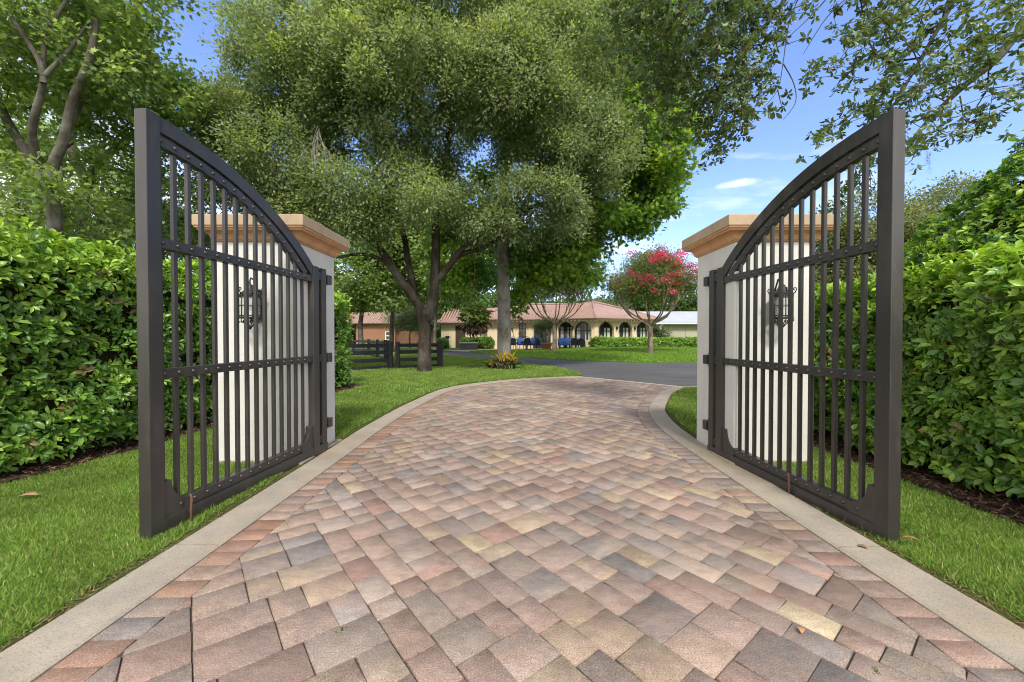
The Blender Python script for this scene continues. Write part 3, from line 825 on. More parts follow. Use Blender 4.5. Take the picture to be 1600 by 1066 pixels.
# outbuilding, board fence, shed
ob = empty('outbuilding', (-16, 46, 0), 0, 'terracotta coloured outbuilding with a dark open bay beyond the fence', 'outbuilding')
m = MB(); m.box((.25, 2, 1.33), (4.4, 4, 2.66)); m.build('wall', M['terra'], ob)
m = MB(); m.box((-2.75, 2, 2.35), (1.6, 4, .3)); m.box((-3.5, .1, 1.1), (.2, .2, 2.2)); m.box((-2.75, 3.9, 1.1), (1.6, .2, 2.2)); m.build('open_bay', M['trim'], ob)
m = MB(); tile_plane(m, [Vector((-4.0, -.5, 2.6)), Vector((2.9, -.5, 2.6)), Vector((2.9, 2.2, 3.9)), Vector((-3.2, 2.2, 3.9))], (1, 0, 0)); m.add([(-4, 4.6, 2.6), (2.9, 4.6, 2.6), (2.9, 2.2, 3.9), (-3.2, 2.2, 3.9)], [(0, 3, 2, 1)]); fix_normals(m.build('roof', M['tile'], ob))
m = MB(); m.box((1.72, -.02, 1.2), (.75, .05, .95)); wo = m.build('window', M['white'], ob)
m = MB(); m.box((1.72, -.05, 1.43), (.55, .03, .36)); m.box((1.72, -.05, .97), (.55, .03, .36)); m.build('pane', M['pane'], wo)

bf = empty('board_fence', (-11.3, 46.5, 0), 0, 'tall brown board fence beside the terracotta outbuilding', 'fence')
m = MB()
for i in range(30): m.box((-2.2+i*.15, random.uniform(-.01, .01), .86+random.uniform(-.02, .02)), (.14, .03, 1.7))
m.build('boards', M['woodfence'], bf)
m = MB(); m.box((.0, .05, .4), (4.5, .05, .1)); m.box((0, .05, 1.4), (4.5, .05, .1)); m.build('rail', M['woodfence'], bf)

sh = empty('shed', (22, 46, 0), 0, 'long low shed with a pale metal roof right of the house', 'shed')
m = MB(); m.box((0, 3, 1.36), (14, 6, 2.72))
for i in range(8): m.box((-6.7+i*1.9, -.02, 1.36), (.06, .06, 2.70))
m.build('wall', M['shed'], sh)
m = MB(); m.add([(-7.3, -.6, 2.68), (7.3, -.6, 2.68), (7.3, 3, 4.1), (-7.3, 3, 4.1), (7.3, 6.6, 2.68), (-7.3, 6.6, 2.68)], [(0, 1, 2, 3), (3, 2, 4, 5)])
m.add([(-7.3, -.6, 2.58), (7.3, -.6, 2.58), (7.3, 3, 4.0), (-7.3, 3, 4.0), (7.3, 6.6, 2.58), (-7.3, 6.6, 2.58)], [(3, 2, 1, 0), (5, 4, 2, 3)])
for i in range(24): m.box((-7.2+i*.62, -.62, 2.63), (.58, .05, .12))
m.build('roof', M['metalroof'], sh)
m = MB(); m.box((0, -.64, 2.56), (14.7, .05, .14)); m.build('gutter', M['white'], sh)

# ================================================================== patio furniture
def make_chair():
    r = empty('patio_chair', (0, 0, 0), 0, '', 'patio chair', 'blue cushioned patio chairs')
    m = MB(); m.box((0, 0, .46), (.56, .56, .13), bev=.035); m.build('seat_cushion', M['blue'], r)
    m = MB(); m.prism([(-.27, 0), (.27, 0), (.27, .34), (.2, .47), (0, .53), (-.2, .47), (-.27, .34)], (0, .23, .50), (1, 0, 0), (0, .28, .96), .11); fix_normals(m.build('back_cushion', M['blue'], r))
    f = MB()
    for sx in (-1, 1):
        f.tube([(sx*.31, -.26, .66), (sx*.32, .1, .68), (sx*.31, .30, .64)], .024, 6)
        f.tube([(sx*.29, .26, .36), (sx*.29, .42, .96), (sx*.15, .46, 1.08), (0, .465, 1.11)], .024, 6)
    f.box((0, 0, .375), (.6, .58, .04)); f.prism([(-.27, 0), (.27, 0), (.25, .5), (0, .6), (-.25, .5)], (0, .36, .42), (1, 0, 0), (0, .24, .97), .02); f.build('frame', M['cast'], r)
    for sx in (-1, 1):
        for y in (-.26, .27):
            g = MB(); g.tube([(sx*.29, y, .37), (sx*.30, y-.02*(1 if y < 0 else -1), .0)], [.026, .018], 6); g.build('leg', M['cast'], r)
    return r
CH = [(799, 36.2, 200, 'dark backed patio chair just right of the pale tree trunk'), (814.5, 36.3, 20, 'blue patio chair in front of the house window, left of the round table'),
      (825, 35.6, 165, 'patio chair with its dark back to the lawn at the round table'), (831, 36.6, -30, 'blue patio chair at the right side of the round table'),
      (845, 36.1, 115, 'patio chair turned sideways beside the terracotta pot'), (878, 36.0, 5, 'blue patio chair close behind the flowerless crape myrtle trunk'),
      (886, 36.1, -8, 'blue patio chair between the crape myrtle trunk and the wide arch'), (898, 35.7, 170, 'dark backed chair under the wide arch, left of its twin'),
      (909, 35.6, 165, 'dark backed chair under the wide arch, next to the low wall')]
ch0 = make_chair()
for i, (px, D, rz, lab) in enumerate(CH):
    c = ch0 if i == 0 else dup(ch0)
    c.location = ((px-CX)/FPX*D, D, .014); c.rotation_euler = (0, 0, math.radians(rz)); c['label'] = lab
tb = empty('patio_table', ((823-CX)/FPX*36.3, 36.3, .014), 0, 'round patio table with a pale top among the blue chairs', 'table')
m = MB(); m.lathe([(.5, .70), (.52, .72), (.5, .74)], (0, 0, 0), 20); m.build('table_top', M['patio'], tb)
m = MB(); m.lathe([(.28, .0), (.06, .06), (.05, .66), (.2, .70)], (0, 0, 0), 12); m.build('pedestal', M['cast'], tb)
gx = empty('garden_box', (-4.15, 36.2, .0), math.radians(4), 'low dark grey box with a pale flat top in front of the clipped bush', 'garden box')
m = MB(); m.box((0, 0, .27), (1.5, .9, .54), bev=.02); m.build('base', M['greybox'], gx)
m = MB(); m.box((0, 0, .585), (1.62, 1.02, .09), bev=.02); m.build('lid', M['greytop'], gx)
ws = empty('garden_stand', ((699-CX)/FPX*38.6, 38.6, .02), 0, 'small white stand holding a black pot by the low house wing', 'stand')
for sx in (-.24, .24):
    for sy in (-.2, .2): m = MB(); m.tube([(sx, sy, 0), (sx, sy, .8)], .03, 6); m.build('leg', M['white'], ws)
m = MB(); m.box((0, 0, .82), (.6, .5, .05)); m.box((0, 0, .25), (.5, .42, .04)); m.build('shelf', M['white'], ws)
kp = empty('black_pot', ((699-CX)/FPX*38.6, 38.6, .865), 0, 'black pot standing on the small white stand', 'pot')
m = MB(); m.lathe([(.12, 0), (.2, .18), (.22, .3), (.15, .34)], (0, 0, 0), 14); m.build('bowl', M['cast'], kp)
m = MB(); m.tube([(.23, 0, .24), (.3, 0, .26), (.29, 0, .14), (.2, 0, .12)], .02, 6); m.build('handle', M['cast'], kp)

# ================================================================== vegetation
def rnd(n, k=3): return RNG.normal(0, 1, (n, k))
def palette(n, pal, jit=.12):
    c = np.array([p[0] for p in pal]); w = np.array([p[1] for p in pal], float); w /= w.sum()
    return c[RNG.choice(len(c), n, p=w)]*np.clip(RNG.normal(1, jit, (n, 1)), .5, 1.6)

def crown_clusters(blobs, n, shell=.55, bough=0, spread=.6, flat=.5, loose=0.0):
    if bough:
        nl = int(n*loose); PL, DL = crown_clusters(blobs, max(1, nl), shell); n -= nl
        P, D = crown_clusters(blobs, max(6, n//bough*3), shell); keep = []; gap = spread*1.25
        for i in range(len(P)):
            if len(keep)*bough >= n: break
            if all(((P[i]-P[j])**2).sum() > gap*gap for j in keep): keep.append(i)
        P, D = P[keep], D[keep]; k = np.repeat(np.arange(len(P)), bough); off = unit(rnd(len(k)))*RNG.random((len(k), 1))**.5*np.array((1, 1, flat))*spread*RNG.uniform(.6, 1.25, (len(P), 1))[k]
        off[:, 2] -= (off[:, 0]**2+off[:, 1]**2)*.35/spread*(1 if flat < .7 else 0)
        return np.concatenate([P[k]+off, PL]), np.concatenate([unit(D[k]*.5+unit(off)*.6+np.array((0, 0, .25))), DL])
    vol = np.array([(b[1]*b[2]*b[3])**.75 for b in blobs]); k = RNG.choice(len(blobs), n, p=vol/vol.sum())
    C = np.array([tuple(b[0]) for b in blobs])[k]; R = np.array([b[1:4] for b in blobs])[k]
    d = unit(rnd(n)); r = (shell + (1-shell)*RNG.random((n, 1))**.6)*(.86+.2*np.sin(d[:, :1]*5+d[:, 1:2]*4+k[:, None])*.6)
    return C + d*R*r, d

def branches(limbs, T, rmin=.007, step=.55, expo=.46, maxn=900):
    """grow twigs from the limbs' skeleton to the cluster points T"""
    nodes, par = [], []
    for path, r0, r1 in limbs:
        for i, p in enumerate(path): nodes.append(p); par.append(-1)
    T = T[RNG.permutation(len(T))[:maxn]]
    base = np.array(nodes); nb = len(nodes)
    d0 = np.min(((T[:, None, :]-base[None, ::2, :])**2).sum(2), axis=1); T = T[np.argsort(d0)]
    N = np.zeros((nb+len(T)*14, 3)); N[:nb] = base; cnt = nb; par = [-1]*nb; load = [0]*len(N)
    for t in T:
        dd = N[:cnt]-t; dist = np.sqrt((dd**2).sum(1)) + .5*np.maximum(0, dd[:, 2])
        j = int(np.argmin(dist)); p = N[j].copy(); L = np.linalg.norm(t-p); m = max(1, min(12, int(L/step)))
        prev = j; bow = rnd(1)[0]*L*.06 + np.array((0, 0, L*.05))
        for i in range(1, m+1):
            u = i/m; N[cnt] = p+(t-p)*u + bow*math.sin(PI*u) + (rnd(1)[0]*.025*L if i < m else 0)
            par.append(prev); prev = cnt; cnt += 1
    load = np.zeros(cnt)
    for i in range(cnt-1, nb-1, -1): load[i] += 1 if load[i] == 0 else 0; load[par[i]] += load[i]
    idx = np.arange(nb, cnt); pa = np.array(par[nb:cnt])
    if len(idx) == 0: return None
    r = rmin*np.maximum(load[idx], 1)**expo
    rp = np.where(pa >= nb, np.minimum(rmin*np.maximum(load[pa], 1)**expo, r*1.35), r*1.15)
    return seg_mesh('b', N[pa], N[idx], rp, r*.95, 5)

def trunk_mesh(name, limbs, mat, parent, extra=None, sides=12, rough=.05):
    V, Lp, Tt, off = [], [], [], 0
    for path, r0, r1 in limbs:
        n = len(path); s = np.linspace(0, 1, n); R = r0+(r1-r0)*s**.85
        d = unit(np.gradient(path, axis=0)); up = np.array((.31, .2, .92)) if abs(d[0][2]) < .8 else np.array((.9, .3, .1))
        a = unit(np.cross(d, np.tile(up, (n, 1)))); b = np.cross(d, a); t = np.arange(sides)*2*PI/sides
        ph = RNG.random()*6
        k = 1+rough*np.sin(3*t+ph)[None, :]+rough*.7*np.sin(s[:, None]*n*.5+5*t[None, :]+ph)
        ring = (a[:, None]*np.cos(t)[None, :, None]+b[:, None]*np.sin(t)[None, :, None])*(R[:, None]*k)[:, :, None]
        V.append((path[:, None]+ring).reshape(-1, 3))
        i = np.arange(n-1)[:, None]*sides; j = np.arange(sides)[None]; j2 = (j+1) % sides
        q = np.stack([i+j, i+j2, i+sides+j2, i+sides+j], 2).reshape(-1)+off
        Lp.append(q); Tt.append(np.full((n-1)*sides, 4)); off += n*sides
    if extra is not None:
        v, l, t = extra; V.append(v); Lp.append(l+off); Tt.append(t)
    me = np_mesh(name, np.concatenate(V), np.concatenate(Lp), np.concatenate(Tt), smooth=True)
    return link_mesh(name, me, mat, parent)

def cluster_leaves(P, D, per, rc, L, W, pal, tmpl, droop=.25, out=.6, accent=None, acc_p=.1, jit=.13, squash=.55, acc_fn=None):
    n = len(P); k = np.repeat(np.arange(n), per); m = len(k)
    off = rnd(m)*np.array((1, 1, squash))*rc
    pos = P[k]+off
    A = unit(rnd(m)*.8 + D[k]*out + unit(off)*.7 + np.array((0, 0, -droop)))
    Nn = unit(rnd(m)*.55 + np.array((0, 0, .9)) + D[k]*.4)
    cc = palette(n, pal, .12)[k]*np.clip(RNG.normal(1, jit, (m, 1)), .6, 1.5)
    if accent is not None:
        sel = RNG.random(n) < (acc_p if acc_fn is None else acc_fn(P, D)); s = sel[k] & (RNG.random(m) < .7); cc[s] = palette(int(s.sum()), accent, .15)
    ll = L*np.clip(RNG.normal(1, .2, m), .5, 1.6)
    return pos, A, Nn, ll, ll*W, cc

def whorls(P, Nrm, pal, L, W, per=6, up=.35, mat='gloss', jit=.12):
    n = len(P); ax_ = unit(Nrm*.8 + np.array((0, 0, up)) + rnd(n)*.38)
    h = unit(rnd(n)); e1 = unit(np.cross(ax_, h)); e2 = np.cross(ax_, e1)
    k = np.repeat(np.arange(n), per); m = len(k); ph = np.tile(np.arange(per)*2*PI/per, n)*1.0 + RNG.normal(0, .35, m) + np.repeat(RNG.random(n)*6, per)
    rad = e1[k]*np.cos(ph)[:, None] + e2[k]*np.sin(ph)[:, None]; th = np.clip(RNG.normal(1.05, .28, m), .3, 1.5)
    A = ax_[k]*np.cos(th)[:, None] + rad*np.sin(th)[:, None] + rnd(m)*.12; Nn = ax_[k]*np.sin(th)[:, None] - rad*np.cos(th)[:, None] + rnd(m)*.15
    pos = P[k] + ax_[k]*RNG.normal(0, .02, m)[:, None] + rad*.006
    l = L*np.clip(RNG.normal(1, .22, m), .45, 1.5); c = palette(n, pal, .12)[k]*np.clip(RNG.normal(1, jit, (m, 1)), .6, 1.5)
    return pos, A, Nn, l, l*W*np.clip(RNG.normal(1, .12, m), .7, 1.3), c

def tree(name, base, label, cat, limbs, blobs, ncl, per, rc, L, W, pal, tmpl='diamond', bark='oakbark', accent=None, acc_p=.1, shell=.5, droop=.25,
         nbr=500, rmin=.007, group=None, mat='leaf', step=.25, sides=12, acc_fn=None, extra_pts=None, rosette=0, bough=0, spread=.6, flat=.5, loose=0.0, squash=.55):
    r = empty(name, base, 0, label, cat, group); o = np.array(tuple(base))
    lm = [(smooth_path([np.array(tuple(p)) for p in pts], step)-o, a, b) for pts, a, b in limbs]
    bl = [(np.array(tuple(b[0]))-o, *b[1:4]) for b in blobs]
    P, D = crown_clusters(bl, ncl, shell, bough, spread, flat, loose)
    if extra_pts is not None:
        P = np.concatenate([P, extra_pts[0]-o]); D = np.concatenate([D, extra_pts[1]])
    ex = branches(lm, P, rmin=rmin, maxn=nbr) if nbr else None
    trunk_mesh('trunk', lm, M[bark], r, ex, sides)
    if rosette: a = whorls(P, D, pal, L, W, rosette, -.1, jit=.15)
    else: a = cluster_leaves(P, D, per, rc, L, W, pal, tmpl, droop, accent=accent, acc_p=acc_p, acc_fn=acc_fn, squash=squash)
    link_mesh('crown', leaf_mesh('crown', *a, tmpl, tmpl == 'full'), M[mat], r)
    return r
def pp(px, py, D): return at(px, py, D)
def flare(p, h, r): return p

OAK = [((.185, .245, .120), 4), ((.220, .285, .148), 4), ((.26, .315, .190), 2), ((.190, .270, .110), 3), ((.125, .170, .082), 2)]
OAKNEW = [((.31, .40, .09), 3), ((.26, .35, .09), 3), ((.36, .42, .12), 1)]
MAPLE = [((.185, .280, .095), 4), ((.235, .335, .115), 3), ((.14, .215, .075), 3), ((.30, .39, .13), 1.4)]
SYC = [((.135, .255, .050), 3), ((.185, .320, .060), 3), ((.11, .205, .045), 3), ((.25, .39, .07), 2)]

# ---------------- the oak by the drive
D0 = 13.8; b0 = Vector((-3.08, D0, 0.0))
o_l = [([b0+Vector((0, 0, -.1)), b0+Vector((.0, 0, .15)), b0+Vector((-.0, 0, .8)), pp(664, 510, D0), pp(662, 485, D0)], .265, .185),
       ([pp(661, 505, D0), pp(656, 482, D0-.05), pp(641, 458, D0-.2), pp(611, 417, D0-.5), pp(588, 382, D0-.8), pp(554, 362, D0-1.2), pp(520, 330, D0-1.7), pp(470, 270, D0-2.1)], .17, .06),
       ([pp(611, 418, D0-.5), pp(590, 403, D0-.7), pp(560, 397, D0-1), pp(525, 402, D0-1.3), pp(480, 392, D0-1.7)], .065, .03),
       ([pp(645, 466, D0-.1), pp(644, 440, D0+.1), pp(637, 405, D0+.3), pp(630, 365, D0+.4), pp(608, 300, D0+.7), pp(560, 215, D0+1), pp(520, 140, D0+1.2)], .12, .045),
       ([pp(667, 500, D0), pp(677, 466, D0), pp(680, 420, D0), pp(681, 372, D0), pp(681, 330, D0-.1), pp(696, 260, D0-.2), pp(705, 180, D0-.3), pp(720, 60, D0-.3)], .18, .06),
       ([pp(681, 345, D0), pp(670, 325, D0), pp(650, 270, D0-.2), pp(640, 190, D0-.6), pp(615, 90, D0-1)], .085, .04),
       ([pp(682, 440, D0), pp(707, 408, D0-.2), pp(724, 386, D0-.3), pp(755, 369, D0-.4), pp(788, 348, D0-.3), pp(826, 327, D0-.2), pp(870, 308, D0), pp(920, 270, D0+.2)], .115, .045),
       ([pp(712, 402, D0-.2), pp(730, 394, D0-.1), pp(758, 386, D0+.2), pp(800, 350, D0+.7), pp(840, 270, D0+1.2), pp(860, 180, D0+1.5)], .085, .04)]
o_b = [(pp(640, 150, 13.2), 3.4, 3.6, 2.9), (pp(440, 240, 12.6), 2.3, 2.4, 3.0), (pp(440, 90, 12.6), 2.0, 2.4, 2.0), (pp(860, 190, 13.8), 2.6, 3.0, 2.6), (pp(900, 60, 13.8), 2.0, 2.8, 2.2),
       (pp(680, 0, 13.4), 3.8, 3.5, 2.2), (pp(480, 352, 12.2), 1.35, 1.5, 1.1), (pp(830, 315, 13.2), 2.0, 2.2, .75), (pp(640, 300, 12.2), 2.3, 1.6, .85), (pp(540, 300, 11.8), 1.5, 1.4, 1.1),
       (pp(930, 250, 13.8), 1.6, 2.2, 1.4), (pp(365, 210, 12.8), 1.1, 1.6, 1.6), (pp(575, 352, 12.4), 1.3, 1.2, .55), (pp(745, 348, 12.8), 1.2, 1.3, .5), (pp(870, 352, 13.4), 1.3, 1.3, .6), (pp(540, 100, 12.2), 2.2, 2.4, 2.2), (pp(780, 120, 12.0), 2.2, 2.0, 1.8)]
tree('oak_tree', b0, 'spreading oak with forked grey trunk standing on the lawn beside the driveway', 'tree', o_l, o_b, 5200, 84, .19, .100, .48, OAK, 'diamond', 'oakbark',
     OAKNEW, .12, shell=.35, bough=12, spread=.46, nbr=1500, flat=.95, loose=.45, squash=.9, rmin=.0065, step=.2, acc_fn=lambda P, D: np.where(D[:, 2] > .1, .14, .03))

oak = [o for o in bpy.data.objects if o.name == 'oak_tree'][0]; dt = pp(497, 198, 10.9)-oak.location
for i in range(9):
    e = dt+Vector((RNG.normal(.05, .22), RNG.normal(0, .1), -.75-.55*RNG.random())); q = dt+Vector((RNG.normal(0, .02), 0, -.12*i/3)); md = q*.5+e*.5+Vector((RNG.normal(0, .07), 0, .05)); mbt = MB()
    mbt.tube(smooth_path([q, md, e], .08), .006, 4)
    for j in range(3): f = md+(e-md)*RNG.random(); mbt.tube([f, f+Vector((RNG.normal(0, .14), RNG.normal(0, .05), -.22*RNG.random()-.05))], .0035, 4)
    mbt.build('dead_twig', M['deadtwig'], oak)
# ---------------- sycamore with the pale straight trunk
D1 = 15.5; b1 = Vector(((788-CX)/FPX*D1, D1, 0))
s_l = [([b1+Vector((0, 0, -.1)), b1+Vector((0, 0, .4)), pp(788, 480, D1), pp(787, 400, D1), pp(788, 300, D1), pp(800, 150, D1+.3), pp(815, 0, D1+.5), pp(830, -120, D1+.5)], .275, .13),
       ([pp(788, 340, D1), pp(840, 270, D1+.3), pp(930, 210, D1+.4), pp(1010, 190, D1+.3)], .08, .03), ([pp(795, 220, D1), pp(860, 120, D1+.5), pp(950, 40, D1+.8)], .08, .03),
       ([pp(787, 410, D1), pp(830, 385, D1+.4), pp(890, 380, D1+.6), pp(950, 375, D1+.5)], .05, .02), ([pp(787, 400, D1), pp(740, 370, D1+1), pp(690, 340, D1+2)], .06, .02)]
s_b = [(pp(985, 190, D1+.5), 2.5, 2.4, 2.6), (pp(950, 60, D1+.8), 2.8, 3.0, 2.6), (pp(1010, 290, D1+.4), 1.5, 1.8, 1.3), (pp(860, 405, D1+.6), 2.1, 1.8, .95), (pp(920, 350, D1+.8), 1.9, 2, 1.2),
       (pp(740, 330, D1+2), 2.6, 2, 1.6), (pp(820, 100, D1+1.5), 3.2, 3, 3.4), (pp(735, 430, D1+2.5), 1.5, 1.5, .7), (pp(830, 455, D1+1.2), .9, 1, .5), (pp(980, 350, D1+.4), 1.0, 1.2, .7)]
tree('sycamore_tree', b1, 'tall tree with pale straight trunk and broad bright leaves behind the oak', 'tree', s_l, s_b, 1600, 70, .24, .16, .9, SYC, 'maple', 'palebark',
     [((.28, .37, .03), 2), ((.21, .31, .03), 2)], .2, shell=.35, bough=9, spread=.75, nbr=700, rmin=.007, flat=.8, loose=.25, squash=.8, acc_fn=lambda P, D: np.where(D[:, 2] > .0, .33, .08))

# ---------------- broadleaf trees behind the left hedge
def left_tree(base, limbs, blobs, label, ncl, accent=None, per=60, L=.10):
    return tree('maple_tree', base, label, 'tree', limbs, blobs, int(ncl*1.9), per//2, .17, L, .85, MAPLE, 'maple', 'maplebark', accent or [((.19, .29, .05), 1)], .12, shell=.35, bough=9, spread=.5, nbr=700, rmin=.006, flat=.7, loose=.2, squash=.8, group='broadleaf trees behind the left hedge', step=.2)
D2 = 9.0; b2 = Vector((-10.2, D2, 0))
left_tree(b2, [([b2+Vector((0, 0, -.1)), b2+Vector((.05, 0, 1.5)), pp(85, 330, D2), pp(80, 270, D2), pp(100, 215, D2-.1), pp(112, 160, D2-.2), pp(140, 90, D2-.4), pp(150, 30, D2-.4)], .20, .05),
               ([pp(84, 300, D2), pp(45, 240, D2+.2), pp(12, 190, D2+.4), pp(-15, 120, D2+.5), pp(-30, 40, D2+.5)], .13, .05),
               ([pp(64, 268, D2+.1), pp(50, 205, D2-.3), pp(68, 120, D2-.6), pp(40, 60, D2-.8), pp(5, 10, D2-.9)], .09, .03),
               ([pp(68, 130, D2-.6), pp(72, 60, D2-.6), pp(110, -10, D2-.6)], .055, .025),
               ([pp(70, 118, D2-.6), pp(110, 75, D2-.5), pp(142, 30, D2-.5)], .05, .02),
               ([pp(100, 215, D2-.1), pp(130, 150, D2+.3), pp(170, 100, D2+.6), pp(220, 60, D2+.8)], .08, .03)],
          [(pp(60, 60, D2), 2.0, 1.9, 1.3), (pp(170, 90, D2+.4), 1.5, 1.8, 1.3), (pp(20, 200, D2+.6), 1.3, 1.6, 1.2), (pp(230, 130, D2+.8), 1.1, 1.3, 1.0), (pp(-60, 90, D2), 2.0, 2.0, 2.0), (pp(110, -60, D2), 2.6, 2.2, 1.6),
           (pp(60, 340, D2+.9), 1.5, 1.2, .85), (pp(30, 285, D2-.6), .9, .7, .3), (pp(180, 330, D2+1.2), 1.3, 1.2, .8), (pp(140, 130, D2+1.2), 1.6, 1.0, 1.5)],
          'many stemmed broadleaf tree behind the left hedge at the picture edge, grey limbs showing', 500)
D3 = 11.5; b3 = Vector((-12.2, D3, 0))
left_tree(b3, [([b3+Vector((0, 0, -.1)), b3+Vector((0, 0, 1.5)), pp(130, 320, D3), pp(150, 260, D3), pp(190, 225, D3), pp(230, 190, D3), pp(270, 140, D3)], .2, .06),
               ([pp(140, 290, D3), pp(110, 220, D3+.3), pp(150, 140, D3+.5), pp(185, 90, D3+.6)], .14, .05),
               ([pp(130, 320, D3), pp(75, 300, D3), pp(90, 245, D3-.3), pp(130, 215, D3-.3), pp(160, 205, D3-.2)], .06, .02)],
          [(pp(250, 190, D3), 1.7, 1.8, 1.6), (pp(165, 70, D3+.3), 1.7, 2, 1.7), (pp(262, 165, D3+.3), 1.1, 1.6, 1.2), (pp(210, 265, D3), 1.5, 1.4, .9), (pp(270, 300, D3+.4), 1.2, 1.3, .9), (pp(100, 60, D3+1), 2.4, 2, 2.4),
           (pp(180, 370, D3), 1.8, 1.4, .8), (pp(290, 345, D3+.8), 1.0, 1.2, .7), (pp(60, 370, D3+.6), 1.6, 1.2, .8), (pp(120, 160, D3+2), 2.4, 1.0, 2.0)],
          'leaning broadleaf tree behind the left hedge reaching over the left gate leaf', 450)

D5 = 16.5; b5 = Vector((-17.5, D5, 0))
left_tree(b5, [([b5+Vector((0, 0, -.1)), b5+Vector((0, 0, 1.6)), pp(110, 360, D5), pp(95, 280, D5), pp(120, 180, D5)], .16, .05), ([pp(108, 350, D5), pp(170, 300, D5), pp(220, 270, D5)], .07, .03)],
          [(pp(40, 340, D5), 2.2, 1.6, 1.5), (pp(150, 350, D5), 2.0, 1.6, 1.3), (pp(240, 345, D5), 1.8, 1.5, 1.2), (pp(-30, 260, D5), 2.2, 1.6, 1.8), (pp(60, 230, D5+.5), 1.8, 1.5, 1.3), (pp(200, 260, D5+.5), 1.5, 1.4, 1.1), (pp(310, 360, D5+1), 1.6, 1.4, 1.0)],
          'low dense broadleaf tree farther back, below the two tall ones left of the gate', 420, L=.13)
# ---------------- live oak limbs reaching in over the right
b4 = Vector((9.3, 4.6, 0)); lo = []
Dn = 4.8
lo_l = [([b4+Vector((0, 0, -.1)), b4+Vector((-.05, 0, 1.6)), b4+Vector((-.3, .2, 3.4)), b4+Vector((-.9, .3, 4.9)), b4+Vector((-1.6, .3, 6.0)), b4+Vector((-2.2, .3, 7.4))], .42, .14),
        ([b4+Vector((-.6, .25, 4.2)), pp(1690, 0, 5.0), pp(1600, 45, 4.9), pp(1555, 95, 4.8), pp(1500, 140, 4.7), pp(1440, 200, 4.6), pp(1418, 232, 4.5)], .11, .012),
        ([b4+Vector((-1.3, .3, 5.5)), pp(1640, -160, 5.2), pp(1530, -70, 5.1), pp(1480, 20, 4.9), pp(1440, 90, 4.8), pp(1400, 160, 4.7)], .08, .01),
        ([b4+Vector((-1.6, .3, 6.0)), pp(1480, -260, 5.6), pp(1330, -160, 5.6), pp(1240, -20, 5.5), pp(1180, 60, 5.4), pp(1120, 140, 5.3)], .10, .012),
        ([b4+Vector((-1.9, .3, 6.6)), pp(1300, -300, 6.2), pp(1160, -150, 6.2), pp(1090, -20, 6.1), pp(1050, 90, 6.0)], .09, .015)]
def spray(pts, D, n, spread, dd=.35):
    n = int(n*(1.75 if pts[0][0] < 1260 else .92)); spread *= .85
    path = np.array([tuple(pp(x, y, D+RNG.normal(0, .05))) for x, y in pts]); sp = smooth_path(path, .06)
    idx = RNG.integers(0, len(sp), n); P = sp[idx] + rnd(n)*np.array((spread, dd, spread))
    Dr = unit(sp[np.minimum(idx+2, len(sp)-1)]-sp[np.maximum(idx-2, 0)]+1e-6)
    return P, unit(Dr*.6+np.array((-.2, 0, -.3))+rnd(n)*.25)
SPR = [([(1000, -40), (1060, 40), (1110, 120), (1140, 215)], 5.2, 190, .16), ([(1040, -40), (1110, 20), (1140, 90), (1150, 165)], 5.2, 170, .17), ([(980, -30), (1020, 60), (1050, 130), (1100, 185)], 5.6, 190, .2),
       ([(1100, -50), (1170, 0), (1215, 30)], 5.2, 120, .16), ([(1180, 20), (1210, 70), (1215, 105)], 5.2, 26, .07), ([(960, -20), (990, 90), (1030, 170)], 6.0, 130, .22), ([(1130, 90), (1165, 110), (1172, 150)], 5.2, 40, .08), ([(1118, 170), (1150, 200), (1140, 225)], 5.2, 30, .05),
       ([(1340, -30), (1350, 40), (1335, 60), (1300, 90), (1282, 108)], 4.8, 80, .09), ([(1400, -30), (1380, 60), (1350, 110), (1355, 150), (1320, 190), (1300, 205)], 4.7, 110, .085), ([(1440, -30), (1420, 60), (1390, 120), (1350, 165)], 4.8, 110, .10),
       ([(1500, -30), (1480, 60), (1455, 130), (1440, 175)], 4.7, 130, .12), ([(1560, -20), (1540, 50), (1500, 110), (1470, 160)], 4.8, 120, .12), ([(1620, -20), (1590, 30), (1560, 60), (1600, 80)], 4.9, 90, .12),
       ([(1450, 180), (1430, 205), (1480, 225)], 4.5, 46, .06), ([(1420, 220), (1400, 232), (1350, 260), (1345, 290)], 4.6, 36, .06), ([(1600, 100), (1590, 130), (1570, 165), (1555, 180)], 4.7, 40, .07), ([(1640, 60), (1600, 150), (1590, 175)], 4.7, 40, .07),
       ([(1365, 245), (1340, 290), (1310, 315)], 5.0, 22, .04), ([(1380, 175), (1400, 160), (1410, 150)], 4.6, 20, .05), ([(1300, -60), (1340, 0), (1380, 30)], 5.0, 60, .12), ([(1220, -60), (1160, -20), (1120, 30)], 5.4, 90, .18)]
sp = [spray(*s[:4]) for s in SPR]
ep = (np.concatenate([s[0] for s in sp]), np.concatenate([s[1] for s in sp]))
LIVE = [((.088, .135, .055), 4), ((.118, .175, .07), 3), ((.15, .205, .10), 2), ((.13, .155, .055), 1)]
lt = tree('live_oak_tree', b4, 'live oak whose dark leafy boughs hang into the sky over the right gate leaf', 'tree', lo_l,
     [(b4+Vector((-.3, 0, 8.2)), 2.4, 2.2, 1.6), (b4+Vector((.5, .4, 6.6)), 2.2, 2.2, 1.3)], 420, 13, .10, .068, .42, LIVE, 'full', 'oakbark',
     [((.12, .13, .03), 1)], .05, shell=.3, nbr=900, rmin=.0032, extra_pts=ep, droop=.35, step=.12, rosette=9, mat='gloss')
